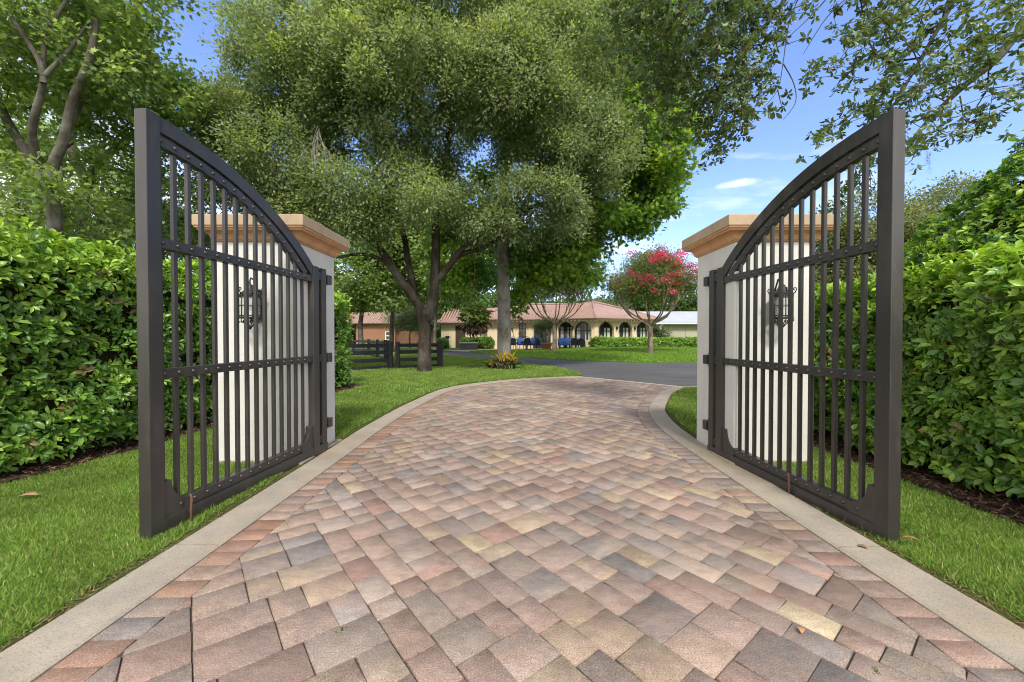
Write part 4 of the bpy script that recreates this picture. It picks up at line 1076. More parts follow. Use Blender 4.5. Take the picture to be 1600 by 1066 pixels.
for pts, D in (([(1250, -10), (1232, 40), (1224, 95), (1215, 140), (1192, 170)], 5.2), ([(1224, 100), (1240, 130), (1243, 160), (1224, 187)], 5.2), ([(1215, 140), (1222, 170)], 5.2), ([(1200, 165), (1201, 185)], 5.2),
               ([(1330, -10), (1290, 30), (1255, 85)], 5.2), ([(1290, 0), (1262, 30), (1230, 60)], 5.25), ([(1500, 150), (1505, 185), (1503, 215)], 4.6), ([(1503, 185), (1530, 197)], 4.6), ([(1440, 205), (1425, 250), (1412, 258)], 4.5), ([(1425, 155), (1395, 165), (1370, 170)], 4.6)):
    tw = MB(); p = [pp(x, y, D) - b4 for x, y in pts]; tw.tube(smooth_path(p, .05), list(np.linspace(.008, .003, len(smooth_path(p, .05)))), 5); tw.build('bare_twig', M['twig'], lt)
ms = []
for (x, y), L, D in (((1453, 235), .24, 4.5), ((1449, 232), .17, 4.5), ((1437, 225), .10, 4.5), ((1490, 190), .12, 4.55)):
    p = np.array(tuple(pp(x, y, D)-b4)); n = 70; u = RNG.random(n); ms.append((p+np.stack([RNG.normal(0, .007, n), RNG.normal(0, .007, n), -u*L], 1), rnd(n)*.5+np.array((0, 0, -1))))
for mp, ma in ms:
    n = len(mp); link_mesh('hanging_moss', leaf_mesh('moss', mp, ma, rnd(n), np.full(n, .04), np.full(n, .0022), palette(n, [((.16, .16, .13), 1), ((.22, .22, .18), 1)])), M['moss'], lt)

# ---------------- mid-distance trees
def simple_tree(name, px, D, zc, blobs, label, pal, n=260, per=42, L=.2, W=.8, tmpl='diamond', rc=.5, r=.16, bark='maplebark', group=None, z0=0, zf=None, accent=None, cat='tree', shell=.4):
    b = Vector(((px-CX)/FPX*D, D, z0)); bl = [(b+Vector(o), *s) for o, s in blobs]
    top = max(bl, key=lambda q: q[0].z)[0]
    return tree(name, b, label, cat, [([b+Vector((0, 0, -.1)), b+Vector((0, 0, 1)), b+Vector((.1, 0, zc)), top], r, r*.3)], bl, n, per, rc, L, W, pal, tmpl, bark, accent, .1, shell=shell, nbr=120, rmin=.012, group=group, step=.5, sides=8)
G1 = 'shade trees between the fence and the road'
simple_tree('shade_tree', 564, 30, 3.0, [((0, 0, 5.6), (3.6, 3, 2.6)), ((-3.2, 0, 5.0), (2.6, 2.4, 2.0)), ((1.5, 0, 9), (4.2, 3, 3)), ((2.2, -1, 4.2), (1.8, 1.6, 1.1)), ((-1.6, -1, 3.4), (1.4, 1.2, .7))], 'shade tree with grey trunk in front of the dark open bay', MAPLE, 560, 44, .2, .85, 'maple', .5, .21, group=G1)
simple_tree('shade_tree', 612, 31, 3.2, [((.5, 0, 5.8), (3.4, 3, 2.4)), ((3, 0, 5.2), (2.4, 2.2, 1.9)), ((1.0, 0, 9.4), (4, 3, 3)), ((.4, -1, 3.7), (1.3, 1.2, .7))], 'shade tree with brown trunk beside the small white window', MAPLE, 520, 44, .2, .85, 'maple', .5, .2, group=G1)
simple_tree('shade_tree', 679, 28, 3.4, [((1.5, 0, 5.3), (2.8, 2.5, 1.7)), ((4, 0, 6.5), (3, 2.5, 2.4)), ((0, 0, 8), (3, 2.5, 2.4))], 'shade tree whose trunk shows just behind the right edge of the oak trunk', MAPLE, 420, 44, .2, .85, 'maple', .5, .14, group=G1)
OLIVE = [((.14, .17, .085), 2), ((.20, .23, .125), 1), ((.10, .13, .06), 2)]
simple_tree('willow_tree', 640, 40, 1.6, [((0, 0, 2.9), (2.3, 1.8, 1.3)), ((1.2, 0, 3.4), (1.6, 1.4, 1.0)), ((-1.3, 0, 2.5), (1.4, 1.2, .9))], 'pale grey green bushy tree in front of the brown board fence', OLIVE, 240, 50, .16, .3, 'diamond', .35, .1)
simple_tree('pale_tree', 690, 46, 3, [((0, 0, 4.5), (2.6, 2, 1.6)), ((2.5, 0, 5.2), (2.6, 2, 1.8)), ((-1.5, 0, 5.5), (2.0, 2, 1.6))], 'light green tree rising behind the low house wing', [((.11, .2, .05), 1), ((.15, .24, .08), 1), ((.07, .14, .03), 1)], 220, 44, .3, .8, 'diamond', .6)
# background belt
BG = [((.075, .13, .04), 3), ((.095, .16, .05), 2), ((.055, .10, .03), 2), ((.12, .17, .065), 1)]
for px, D, h, w, lab in ((770, 62, 8.0, 5.5, 'dark background tree rising left of the tall pale trunk above the tiles'), (822, 66, 7.4, 5.0, 'background tree over the ridge just right of the pale trunk'),
                         (880, 60, 7.0, 4.5, 'background tree above the roof behind the flowerless crape myrtle'), (935, 58, 6.6, 3.6, 'rounded grey green tree directly above the arcade roof peak'), (985, 64, 8.6, 5.2, 'deep green background tree between the roof peak and the pink crape myrtle'),
                         (1045, 66, 9.4, 5.5, 'dark tree behind the pink crape myrtle, over the metal roof'), (1105, 66, 9.0, 5.5, 'dark tree behind the shed, partly cut off by the right pillar'), (1165, 70, 8.0, 5.5, 'background tree seen between the bars near the right gate hinge'),
                         (470, 58, 10, 7, 'background tree hidden mostly behind the left pillar'), (380, 52, 8, 6, 'background tree seen above the hedge through the left gate bars'), (545, 62, 9.5, 6, 'background tree behind the terracotta outbuilding roof'), (640, 60, 7.5, 5, 'background tree over the brown board fence left of the oak trunk'), (705, 64, 8.0, 5.5, 'background tree over the low house wing right of the oak trunk')):
    pal = OLIVE if px == 935 else BG
    simple_tree('background_tree', px, D, h*.4, [((0, 0, h*.55), (w, 3.2, h*.42)), ((-w*.5, 0, h*.42), (w*.6, 2.6, h*.32)), ((w*.5, 0, h*.45), (w*.6, 2.6, h*.34)), ((0, 0, h*.2), (w*.9, 2.4, h*.2))], lab, pal, 300, 42, .5, .75, 'diamond', .8, .25, group='tree belt behind the house', shell=.5)
for px, D, h, w, lab in ((1365, 27, 11.2, 4.8, 'olive toned oak rising behind the right hedge next to the gate stile'), (1290, 30, 9.6, 4.4, 'olive toned oak seen between the right gate bars above the hedge'), (1500, 29, 13.2, 5.4, 'tall olive toned oak right of the gate, partly behind the clipped shrub')):
    simple_tree('distant_oak', px, D, h*.35, [((0, 0, h*.74), (w*.75, 2.8, h*.24)), ((-w*.6, 0, h*.55), (w*.6, 2.4, h*.3)), ((w*.5, 0, h*.6), (w*.65, 2.4, h*.3)), ((0, -1, h*.36), (w, 2.4, h*.3)), ((0, 0, h*.15), (w, 2, h*.18))], lab,
                [((.16, .19, .085), 3), ((.20, .23, .115), 2), ((.12, .15, .065), 3), ((.25, .27, .15), 1)], 760, 64, .20, .55, 'diamond', .42, .25, 'oakbark', group='olive toned oaks behind the right hedge', shell=.55)

# ---------------- crape myrtles
def crape(px, D, z0, trunk_h, crown, label, flowers, n):
    b = Vector(((px-CX)/FPX*D, D, z0)); L = [([b+Vector((0, 0, -.1)), b+Vector((.0, 0, .1)), b+Vector((.03, 0, trunk_h*.6)), b+Vector((0, 0, trunk_h))], .19, .13)]
    cb = [(b+Vector(o), *s) for o, s in crown]
    for i in range(11):
        a = 2*PI*i/11+.3; rr = 1.0+.9*RNG.random(); k = b+Vector((0, 0, trunk_h))
        e = b+Vector((rr*1.5*math.cos(a), rr*.9*math.sin(a), trunk_h+1.5+.9*RNG.random())); mid = k*.5+e*.5+Vector((.25*math.cos(a), .2*math.sin(a), -.25))
        L.append(([k-Vector((0, 0, .12)), k+(mid-k)*.4, mid, e], .065, .022))
        for j in range(3):
            f = e+Vector((RNG.normal(0, .45), RNG.normal(0, .35), 1.1+.5*RNG.random())); L.append(([mid+(e-mid)*(.2+.3*j), e*.4+mid*.2+f*.4, f], .024, .01))
    r = tree('crape_myrtle', b, label, 'tree', L, cb, n, 70, .34, .13, .5, [((.11, .19, .05), 3), ((.15, .24, .07), 3), ((.19, .22, .08), 1.3)], 'diamond', 'crapebark', [((.24, .19, .07), 1)], .15, shell=.3, nbr=200, rmin=.006, group='crape myrtles on the house lawn', step=.25, sides=8)
    if flowers:
        o = np.array(tuple(b)); P, Dd = crown_clusters([(np.array(tuple(c[0]))-o, *c[1:4]) for c in cb], 190, .98); s = (Dd[:, 2] > -.45); P, Dd = P[s][:105]+Dd[s][:105]*.16+np.array((0, 0, .1)), Dd[s][:105]
        a = cluster_leaves(P, Dd, 62, .16, .085, .9, [((.62, .055, .17), 3), ((.70, .12, .26), 2), ((.48, .03, .10), 1), ((.58, .19, .16), .8)], 'diamond', 0)
        link_mesh('blossom', leaf_mesh('blossom', *a, 'diamond'), M['petal'], r)
    return r
crape(1016, 25.4, far_z(8.3, 25.4), 1.75, [((.2, 0, 4.9), (1.7, 1.6, 1.2)), ((-1.3, 0, 4.3), (1.3, 1.4, .95)), ((1.7, 0, 4.5), (1.4, 1.4, 1.05)), ((.1, -.4, 3.9), (1.7, 1.3, .7)), ((-.7, 0, 5.6), (.9, 1, .75)), ((.3, 0, 5.9), (.9, .9, .6)), ((1.2, .2, 5.6), (.9, 1, .7)), ((-2.2, 0, 4.1), (.7, .8, .5)), ((2.6, 0, 4.2), (.7, .8, .5))], 'crape myrtle covered in deep pink blossom on the far lawn', True, 420)
crape(866, 30.7, .02, 2.1, [((0, 0, 5.6), (3.0, 2.2, 1.5)), ((-1.4, 0, 4.6), (1.6, 1.4, .9)), ((1.5, 0, 4.8), (1.7, 1.5, .9)), ((1.8, 0, 6.0), (2.2, 1.6, 1.3))], 'green crape myrtle without blossom standing in front of the patio', False, 460)

# ---------------- hedges
def gappy(P):
    x, y, z = P[:, 0], P[:, 1], P[:, 2]
    g = np.sin(x*6.3+1.7*np.sin(z*5.1+y))+np.sin(y*7.1+1.9*np.sin(z*4.3-x*2))+1.3*np.sin(z*11.0+1.6*np.sin(y*3.3+x*3.9))
    return RNG.random(len(P)) < np.clip(1.08-.62*np.clip((-g-.35)/1.0, 0, 1.3), .12, 1)
def lump(x, y, z): return .05*np.sin(x*3.1+z*2.3)+.05*np.sin(y*2.7-z*3.3+1)+.04*np.sin(y*6.1+z*4.7)+.03*np.sin(x*7+y*5-z*6)
HEDGE = [((.130, .255, .040), 4), ((.175, .310, .050), 3), ((.085, .185, .034), 3), ((.24, .38, .06), 1.6), ((.22, .16, .07), .28)]
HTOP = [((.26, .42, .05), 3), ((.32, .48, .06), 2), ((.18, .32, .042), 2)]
def hedge_line(name, line, side, depth, z0, z1, label, nface, ntop, L, W, tmpl='full', cat='hedge', per=6, ends=True, back=True, round_=.25):
    line = [Vector((*p, 0)) for p in line]; o = line[0].copy(); r = empty(name, o, 0, label, cat)
    pl = smooth_path(line, .2)-np.array(tuple(o)); d = np.concatenate([[0], np.cumsum(np.linalg.norm(np.diff(pl, axis=0), axis=1))])
    t = unit(np.gradient(pl, axis=0)); nrm = np.stack([t[:, 1], -t[:, 0], t[:, 2]*0], 1)*side
    def on(s): return np.stack([np.interp(s, d, pl[:, i]) for i in range(3)], 1), unit(np.stack([np.interp(s, d, nrm[:, i]) for i in range(3)], 1))
    Ps, Ns, top = [], [], []
    def face(n, sgn, off):
        s = RNG.random(n)*d[-1]; p, nn = on(s); z = z0+(z1-z0)*RNG.random(n); cur = np.clip((z-(z1-round_))/round_, 0, 1)
        inw = RNG.random(n)**2*.30 + cur**2*round_*.7
        q = p - nn*off - nn*sgn*inw[:, None] + np.stack([0*z, 0*z, z], 1)
        q += nn*(sgn[:, 0]*lump(q[:, 0], q[:, 1], z))[:, None]
        return q, nn*sgn*(1-cur*.6)[:, None]+np.array((0, 0, 1.))*cur[:, None], z
    q, n_, z = face(nface, np.ones(nface)[:, None], 0); Ps.append(q); Ns.append(n_); top.append((z-z0)/(z1-z0))
    if back: nb_ = nface//4; q, n_, z = face(nb_, -np.ones(nb_)[:, None], depth); Ps.append(q); Ns.append(n_); top.append((z-z0)/(z1-z0))
    s = RNG.random(ntop)*d[-1]; p, nn = on(s); u = RNG.random((ntop, 1)); q = p-nn*depth*(u*.9+.05)
    z = z1 - RNG.random(ntop)**2*.2 + lump(q[:, 0], q[:, 1], q[:, 0]*0)*.8; q[:, 2] = z; Ps.append(q); Ns.append(np.tile((0, 0, 1.), (ntop, 1))); top.append(np.ones(ntop))
    if ends:
        ne = max(20, int(nface*depth/d[-1]*.8))
        for e, sg in ((0, -1), (d[-1], 1)):
            s = np.full(ne, float(e)); p, nn = on(s); tt = np.stack([-nn[:, 1], nn[:, 0], nn[:, 2]], 1)*side*sg; u = RNG.random((ne, 1)); q = p-nn*depth*u-tt*(RNG.random((ne, 1))**2*.25); q[:, 2] = z0+(z1-z0)*RNG.random(ne)
            Ps.append(q); Ns.append(tt); top.append((q[:, 2]-z0)/(z1-z0))
    P, Nr, tp = np.concatenate(Ps), np.concatenate(Ns), np.concatenate(top)
    if tmpl == 'full': kp = gappy(P) | (tp > .93); P, Nr, tp = P[kp], Nr[kp], tp[kp]
    a = list(whorls(P, Nr, HEDGE, L, W, per)); sunlit = np.repeat(RNG.random(len(P)) < np.clip(.06+1.1*(tp-.72)/.28, .06, .8), per)
    a[5][sunlit] = palette(int(sunlit.sum()), HTOP, .14)  # sunlit hedge top painted in as lighter leaf colours, sparser lower down
    link_mesh('foliage', leaf_mesh('foliage', *a, tmpl, tmpl == 'full'), M['gloss'], r)
    mb = MB(); ins = .22; k = len(pl); vs = []
    for i in range(k):
        a_, b_ = pl[i]-nrm[i]*ins, pl[i]-nrm[i]*(depth-ins)
        vs += [(a_[0], a_[1], -.05 if z0 < .5 else z0), (a_[0], a_[1], z1-ins), (b_[0], b_[1], z1-ins), (b_[0], b_[1], -.05)]
    fs = [(i*4+j, i*4+(j+1) % 4, i*4+4+(j+1) % 4, i*4+4+j) for i in range(k-1) for j in range(4)]+[(3, 2, 1, 0), tuple((k-1)*4+j for j in range(4))]
    mb.add(vs, fs); fix_normals(mb.build('stems', M['core'], r))
    return r
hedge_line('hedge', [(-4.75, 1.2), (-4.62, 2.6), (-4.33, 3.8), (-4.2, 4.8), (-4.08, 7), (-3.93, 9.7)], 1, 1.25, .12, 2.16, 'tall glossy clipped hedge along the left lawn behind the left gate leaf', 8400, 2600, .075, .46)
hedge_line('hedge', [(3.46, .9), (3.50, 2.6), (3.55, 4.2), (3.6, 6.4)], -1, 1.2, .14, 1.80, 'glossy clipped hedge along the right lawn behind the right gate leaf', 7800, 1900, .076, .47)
hedge_line('low_hedge', [(6.5, 33.2), (10, 34.3), (18, 33.7), (26, 33.2)], 1, 1.0, .12+.1, 1.0, 'long low clipped hedge below the arched windows', 1700, 1100, .17, .5, 'diamond', back=False)

def dome(name, base, prof, n, L, W, label, pal, cat='shrub', tmpl='full', per=6, group=None, amp=1.0, core='core', face_cam=False):
    """clipped or natural shrub: radius by height profile [(r, z)]"""
    r = empty(name, base, 0, label, cat, group); z = np.array([p[1] for p in prof]); rr = np.array([p[0] for p in prof])
    w = np.interp(np.linspace(z[0], z[-1], 200), z, rr)+.05; zz = RNG.choice(np.linspace(z[0], z[-1], 200), n, p=w/w.sum()); R = np.interp(zz, z, rr)
    a = RNG.random(n)*2*PI if not face_cam else RNG.uniform(PI*.72, PI*1.75, n)
    dz = np.interp(zz+.05, z, rr)-np.interp(zz-.05, z, rr); nr = unit(np.stack([np.cos(a), np.sin(a), np.clip(-dz/.1, -.5, 3)], 1))
    P = np.stack([R*np.cos(a), R*np.sin(a), zz], 1); P += nr*(amp*lump(P[:, 0]*1.1, P[:, 1], P[:, 2])-RNG.random(n)**2*.22*min(1, rr.max()))[:, None]
    kp = gappy(P) if tmpl == 'full' else np.ones(n, bool); b = whorls(P[kp], nr[kp], pal, L, W, per); link_mesh('foliage', leaf_mesh('foliage', *b, tmpl, tmpl == 'full'), M['gloss'], r)
    mb = MB(); mb.lathe([(max(.02, q[0]*.86-.08), q[1]*.95) for q in prof], (0, 0, 0), 20); mb.build('stems', M[core], r); return r
dome('clipped_shrub', Vector((9.0, 5.6, 0)), [(3.25, .2), (3.3, 1.4), (3.15, 2.0), (2.8, 2.6), (2.25, 3.25), (1.6, 3.95), (.9, 4.75), (.05, 5.5)], 10500, .09, .45, 'huge bright green clipped cone shrub rising above the right hedge', HTOP+[((.06, .15, .018), 4)], face_cam=True)
BR = [((.15, .28, .03), 2), ((.2, .33, .04), 1), ((.09, .19, .026), 2)]
for px, D, rad, h, lab in ((731, 37.6, .75, 1.05, 'clipped bush directly behind the grey box'), (747, 37.3, .8, 1.15, 'clipped bush behind the right end of the grey box'), (760, 37.2, .7, 1.1, 'clipped bush against the corner of the cream house'),
                           (691, 37.2, .55, 1.0, 'yellow green bush beside the white stand'), (578, 41.5, .8, .75, 'low bright bush in front of the terracotta wall, under its left trunk'), (597, 41.5, .8, .7, 'low bright bush below the small white window')):
    dome('bush', Vector(((px-CX)/FPX*D, D, 0)), [(rad*.8, .1), (rad, h*.4), (rad*.95, h*.75), (rad*.6, h*.95), (.05, h)], 330, .16, .5, lab, BR, 'bush', 'diamond', group='clipped bushes by the buildings', amp=.5)
dome('bush', Vector(((1031-CX)/FPX*40, 40, .2)), [(.5, .3), (.9, .9), (.8, 1.5), (.05, 1.9)], 160, .45, .12, 'spiky olive bush in front of the shed wall', OLIVE, 'bush', 'diamond', amp=.5)

# ---------------- potted olive, staghorn fern, bromeliads, palm
bp = Vector(((854-CX)/FPX*34.9, 34.9, .014)); pot = empty('plant_pot', bp, 0, 'large round terracotta pot at the edge of the patio', 'plant pot')
m = MB(); m.lathe([(.34, 0), (.38, .05), (.46, .48), (.50, .5), (.51, .60), (.44, .605), (.42, .56)], (0, 0, 0), 24); m.build('body', M['pot'], pot)
m = MB(); m.lathe([(.43, .53), (.2, .56), (.02, .57)], (0, 0, 0), 16); m.build('soil', M['mulch'], pot)
simple_tree('olive_tree', 853, 34.9, .6, [((-.2, 0, 1.6), (.85, .8, .62)), ((.35, 0, 1.75), (.8, .7, .5)), ((-.55, 0, 1.35), (.5, .5, .4))], 'silvery olive tree growing in the terracotta pot', OLIVE, 150, 40, .13, .22, 'diamond', .17, .06, z0=.57)
yu = empty('yucca_plant', ((806-CX)/FPX*36.8, 36.8, .014), 0, 'thin branching plant with leaf tufts against the cream wall beside the pale trunk', 'plant')
m = MB(); tips = [(-.35, 0, 1.75), (.45, 0, 1.3), (.62, .1, 1.1)]
for t_ in tips: m.tube([(0, 0, 0), (.02, 0, .45), (t_[0]*.5, 0, .5+t_[2]*.35), t_], [.045, .04, .03, .022], 6)
m.build('stem', M['twig'], yu); P = np.repeat(np.array(tips), 26, 0); n = len(P); A = unit(rnd(n)+np.array((0, 0, .4)))
link_mesh('leaves', leaf_mesh('leaves', P, A, rnd(n)+np.array((0, 0, 1.)), np.full(n, .34), np.full(n, .055), palette(n, OLIVE), 'strap'), M['leaf'], yu)

sb = pp(742, 497, 14.3); sf = empty('staghorn_fern', sb, 0, 'shaggy staghorn fern with brown base hanging on a chain from the oak', 'hanging fern')
n = 420; A = rnd(n); A = unit(A*np.array((1, 1, .55))+np.array((0, 0, .25))); P = unit(rnd(n))*RNG.random((n, 1))**.5*np.array((.52, .42, .34))+np.array((0, 0, .06)); Lh = RNG.uniform(.12, .32, n)
link_mesh('fronds', leaf_mesh('fronds', P, A, rnd(n)*.4+np.array((0, 0, 1.)), Lh, Lh*.42, palette(n, [((.11, .19, .05), 2), ((.15, .22, .07), 2), ((.22, .21, .07), 1)]), 'strap'), M['leaf'], sf)
n2 = 26; A2 = unit(rnd(n2)*np.array((1, 1, .2))+np.array((0, 0, -.55))); P2 = A2*.34
link_mesh('drooping_fronds', leaf_mesh('drooping_fronds', P2, A2, rnd(n2)*.3+np.array((0, 0, 1.)), np.full(n2, .42), np.full(n2, .10), palette(n2, [((.035, .06, .022), 1), ((.05, .05, .025), 1)]), 'strap'), M['leaf'], sf)
n3 = 900; A3 = unit(rnd(n3)+np.array((0, 0, -.7))); P3 = unit(rnd(n3))*np.array((.42, .34, .2))*RNG.random((n3, 1))**.4+np.array((0, 0, -.34))
link_mesh('root_ball', leaf_mesh('root_ball', P3, A3, rnd(n3), np.full(n3, .16), np.full(n3, .05), palette(n3, [((.09, .055, .035), 2), ((.15, .095, .06), 1), ((.05, .035, .025), 1)])), M['dry'], sf)
m = MB(); top = pp(741, 382, 13.55)-sb; m.tube([(0, 0, .05), (top.x*.5, top.y*.5, top.z*.5), tuple(top)], .009, 6); m.build('chain', M['rust'], sf)

br = empty('bromeliad_clump', Vector(((787-CX)/FPX*15.0, 15.0, .01)), 0, 'clump of strap leaved bromeliads with yellow centres round the pale trunk', 'plant clump')
Pc, Ac, Cc, Lc = [], [], [], []
for i in range(30):
    a = RNG.random()*2*PI; q = RNG.uniform(.2, .62); c = np.array((q*math.cos(a), -.05+q*.6*math.sin(a)-.05, .05+.42*RNG.random()*(1-q))); yl = RNG.random() < .10
    for j in range(17):
        Pc.append(c); Ac.append(unit(rnd(1)*np.array((1, 1, .45))+np.array((0, 0, .45 if not yl else .9)))[0]); Lc.append(RNG.uniform(.22, .40)*(1.15 if yl else 1))
        Cc.append(palette(1, [((.42, .30, .03), 2), ((.35, .32, .05), 1), ((.40, .16, .03), .6)] if yl else [((.07, .105, .04), 2), ((.13, .17, .075), 2), ((.08, .06, .04), .5), ((.22, .25, .13), .8)])[0])
for k in range(10):
    Pc.append(np.array((RNG.normal(-.06, .1), -.25, .30))); Ac.append(unit(rnd(1)*.35+np.array((0, 0, 1)))[0]); Lc.append(RNG.uniform(.36, .5)); Cc.append((.50, .36, .03))
Lc = np.array(Lc); n = len(Pc)
link_mesh('leaves', leaf_mesh('leaves', np.array(Pc), np.array(Ac), np.tile((0, 0, 1.), (n, 1))+rnd(n)*.3, Lc, Lc*.15, np.array(Cc), 'strap'), M['leaf'], br)
m = MB(); m.lathe([(.40, 0), (.38, .12), (.25, .28), (.05, .36)], (0, -.08, 0), 16); m.build('base', M['core'], br)

def palm(px, D, h, label, lean, nf=26, bl=1.3):
    b = Vector(((px-CX)/FPX*D, D, 0)); r = empty('fan_palm', b, 0, label, 'palm', 'fan palms behind the left hedge'); tp_ = np.array((lean, 0, h))
    trunk_mesh('trunk', [(smooth_path([(0, 0, -.1), (lean*.3, 0, h*.5), tuple(tp_)], .3), .13, .11)], M['oakbark'], r)
    P, A, N_, L = [], [], [], []; st = MB()
    for i in range(nf):
        a = 2*PI*i/nf*2.4; el = RNG.uniform(-.5, 1.2); d = np.array((math.cos(a)*math.cos(el), math.sin(a)*math.cos(el), math.sin(el))); c = tp_+d*RNG.uniform(.6, 1.0)
        st.tube([tp_, tp_+d*.5+np.array((0, 0, .05)), c], [.02, .014, .01], 5); s = unit(np.cross(d, np.array((0, 0, 1.)))[None])[0]; u = np.cross(s, d)
        for k in range(26):
            t = (k-12.5)/12.5*2.1; P.append(c); A.append(d*math.cos(t)+s*math.sin(t)+np.array((0, 0, -.12))+rnd(1)[0]*.05); N_.append(u); L.append(bl*.55*(1-.12*abs(t)))
    st.build('stalks', M['leafstalk'], r); L = np.array(L)
    link_mesh('fans', leaf_mesh('fans', np.array(P), np.array(A), np.array(N_)+rnd(len(P))*.1, L, L*.075, palette(len(P), [((.12, .17, .09), 2), ((.17, .22, .13), 1), ((.09, .13, .06), 2)]), 'strap'), M['leaf'], r)
M['leafstalk'] = simple('palm_stalk', (.12, .16, .06), (.16, .18, .08), 5, .6, .2, 0)
palm(300, 13.5, 3.6, 'fan palm seen between the left gate bars beside the pillar', .35)
palm(262, 15, 5.2, 'taller fan palm seen behind the upper left gate bars', -.3)
palm(130, 13, 4.6, 'fan palm among the broadleaf trees left of the gate', .1)

# ================================================================== grass, chips, fallen leaves
def inside(poly, X, Y):
    r = np.zeros(len(X), bool); n = len(poly)
    for i in range(n):
        (x0, y0), (x1, y1) = poly[i], poly[(i+1) % n]
        with np.errstate(divide='ignore', invalid='ignore'):
            c = ((y0 > Y) != (y1 > Y)) & (X < (x1-x0)*(Y-y0)/(y1-y0)+x0)
        r ^= c
    return r
def gpatch(poly, x0, x1, y0, y1, dens, hmin, hmax, w):
    n = int((x1-x0)*(y1-y0)*dens); X = RNG.uniform(x0, x1, n); Y = RNG.uniform(y0, y1, n); ok = inside(poly, X, Y); X, Y = X[ok], Y[ok]; n = len(X)
    cl = .5+.5*np.sin(X*5.3+np.sin(Y*3.1)*2)*np.sin(Y*4.7+np.sin(X*2.3)*2); h = RNG.uniform(hmin, hmax, n)*(.75+.4*cl)
    A = unit(rnd(n)*np.array((.62, .62, .1))+np.array((0, 0, .75))); P = np.stack([X, Y, np.full(n, .0)+.016*np.clip((Y-2)/3, 0, 1)], 1)
    pal = [((.142, .245, .036), 4), ((.192, .310, .050), 3), ((.100, .185, .028), 3), ((.26, .355, .085), 1.6), ((.40, .36, .17), .8)]
    return P, A, rnd(n), h, w*RNG.uniform(.7, 1.3, n), palette(n, pal, .14)*(.85+.3*cl)[:, None]
gl_poly = [tuple(p-np.array((.035+.02*math.sin(i*1.9)+.03, 0))) for i, p in enumerate(OUT_L[::2])] + [(2.0, 12.6), (2.05, 13.4), (1.55, 15.6), (-.25, 18.9), (-4.3, 25.4), (-7.2, 28.4), (-9.5, 28), (-9.5, 10.3), (-3.7, 10.25), (-3.7, 9.2), (-3.85, 6.5), (-4.02, 4.6), (-4.16, 3.7), (-4.4, 2.6), (-4.5, .8), (-4.5, -3)]
gr_poly = [tuple(p+np.array((.035+.02*math.sin(i*1.7)+.03, 0))) for i, p in enumerate(OUT_R[::2])] + [(4.7, 9.45), (8, 9.45), (8, 6.7), (3.1, 6.7), (3.26, 4.2), (3.24, 2.6), (3.18, .8), (3.18, -3)]
gs = [gpatch(gl_poly, -4.6, -1.9, 1.3, 5.2, 37000, .026, .056, .0046), gpatch(gr_poly, 2.1, 3.4, 1.3, 5.2, 37000, .026, .060, .0046),
      gpatch(gl_poly, -5.2, -1.7, 5.2, 8.5, 9000, .04, .075, .010), gpatch(gr_poly, 2.1, 4.6, 5.2, 9.5, 8000, .04, .075, .010), gpatch(gl_poly, -7.5, 2.2, 8.5, 14.5, 2900, .04, .08, .018), gpatch(gl_poly, -9.4, 2.2, 14.5, 28, 1000, .05, .09, .035)]
a = [np.concatenate([g[i] for g in gs]) for i in range(6)]
link_mesh('grass', leaf_mesh('grass', *a, 'blade'), M['grass'])['kind'] = 'stuff'
# far lawn
def gfar(n):
    X = RNG.uniform(-3.5, 26, n); Y = RNG.uniform(18.4, 34.3, n); ok = inside(far_edge, X, Y); X, Y = X[ok], Y[ok]; n = len(X); Z = np.array([far_z(x, y) for x, y in zip(X, Y)])-.005
    A = unit(rnd(n)*np.array((.6, .6, .1))+np.array((0, 0, .8))); h = RNG.uniform(.05, .09, n)
    return np.stack([X, Y, Z], 1), A, rnd(n), h, np.full(n, .045), palette(n, [((.155, .265, .035), 3), ((.20, .325, .045), 2), ((.12, .215, .028), 2)], .12)
link_mesh('grass', leaf_mesh('grass', *gfar(90000), 'blade'), M['grass'])['kind'] = 'stuff'
# runners creeping over the turf edge, dry thatch
n = 9000; s = RNG.integers(0, len(OUT_L), n); s = s[(OUT_L[s, 1] > 1) & (OUT_L[s, 1] < 7)]; n = len(s)
e = np.concatenate([OUT_L[s]+np.stack([-np.abs(RNG.normal(0, .035, n)), rnd(n, 1)[:, 0]*.06], 1), OUT_R[np.minimum(s, len(OUT_R)-1)]+np.stack([np.abs(RNG.normal(0, .035, n)), rnd(n, 1)[:, 0]*.06], 1)]); n = len(e)
link_mesh('dry_thatch', leaf_mesh('dry_thatch', np.stack([e[:, 0], e[:, 1], RNG.uniform(.002, .02, n)], 1), unit(rnd(n)*np.array((1, 1, .25))), rnd(n)*.3+np.array((0, 0, 1.)), RNG.uniform(.02, .06, n), np.full(n, .004), palette(n, [((.20, .14, .07), 2), ((.12, .08, .045), 2), ((.14, .17, .04), 1)])), M['dry'])['kind'] = 'stuff'
def chips(poly, x0, x1, y0, y1, n):
    X = RNG.uniform(x0, x1, n); Y = RNG.uniform(y0, y1, n); ok = inside(poly, X, Y); X, Y = X[ok], Y[ok]; n = len(X)
    return np.stack([X, Y, RNG.uniform(.035, .06, n)], 1), unit(rnd(n)*np.array((1, 1, .3))), rnd(n)*.4+np.array((0, 0, 1.)), RNG.uniform(.03, .075, n), RNG.uniform(.008, .018, n), palette(n, [((.12, .07, .045), 2), ((.06, .035, .025), 2), ((.19, .12, .08), 1), ((.03, .02, .015), 1)])
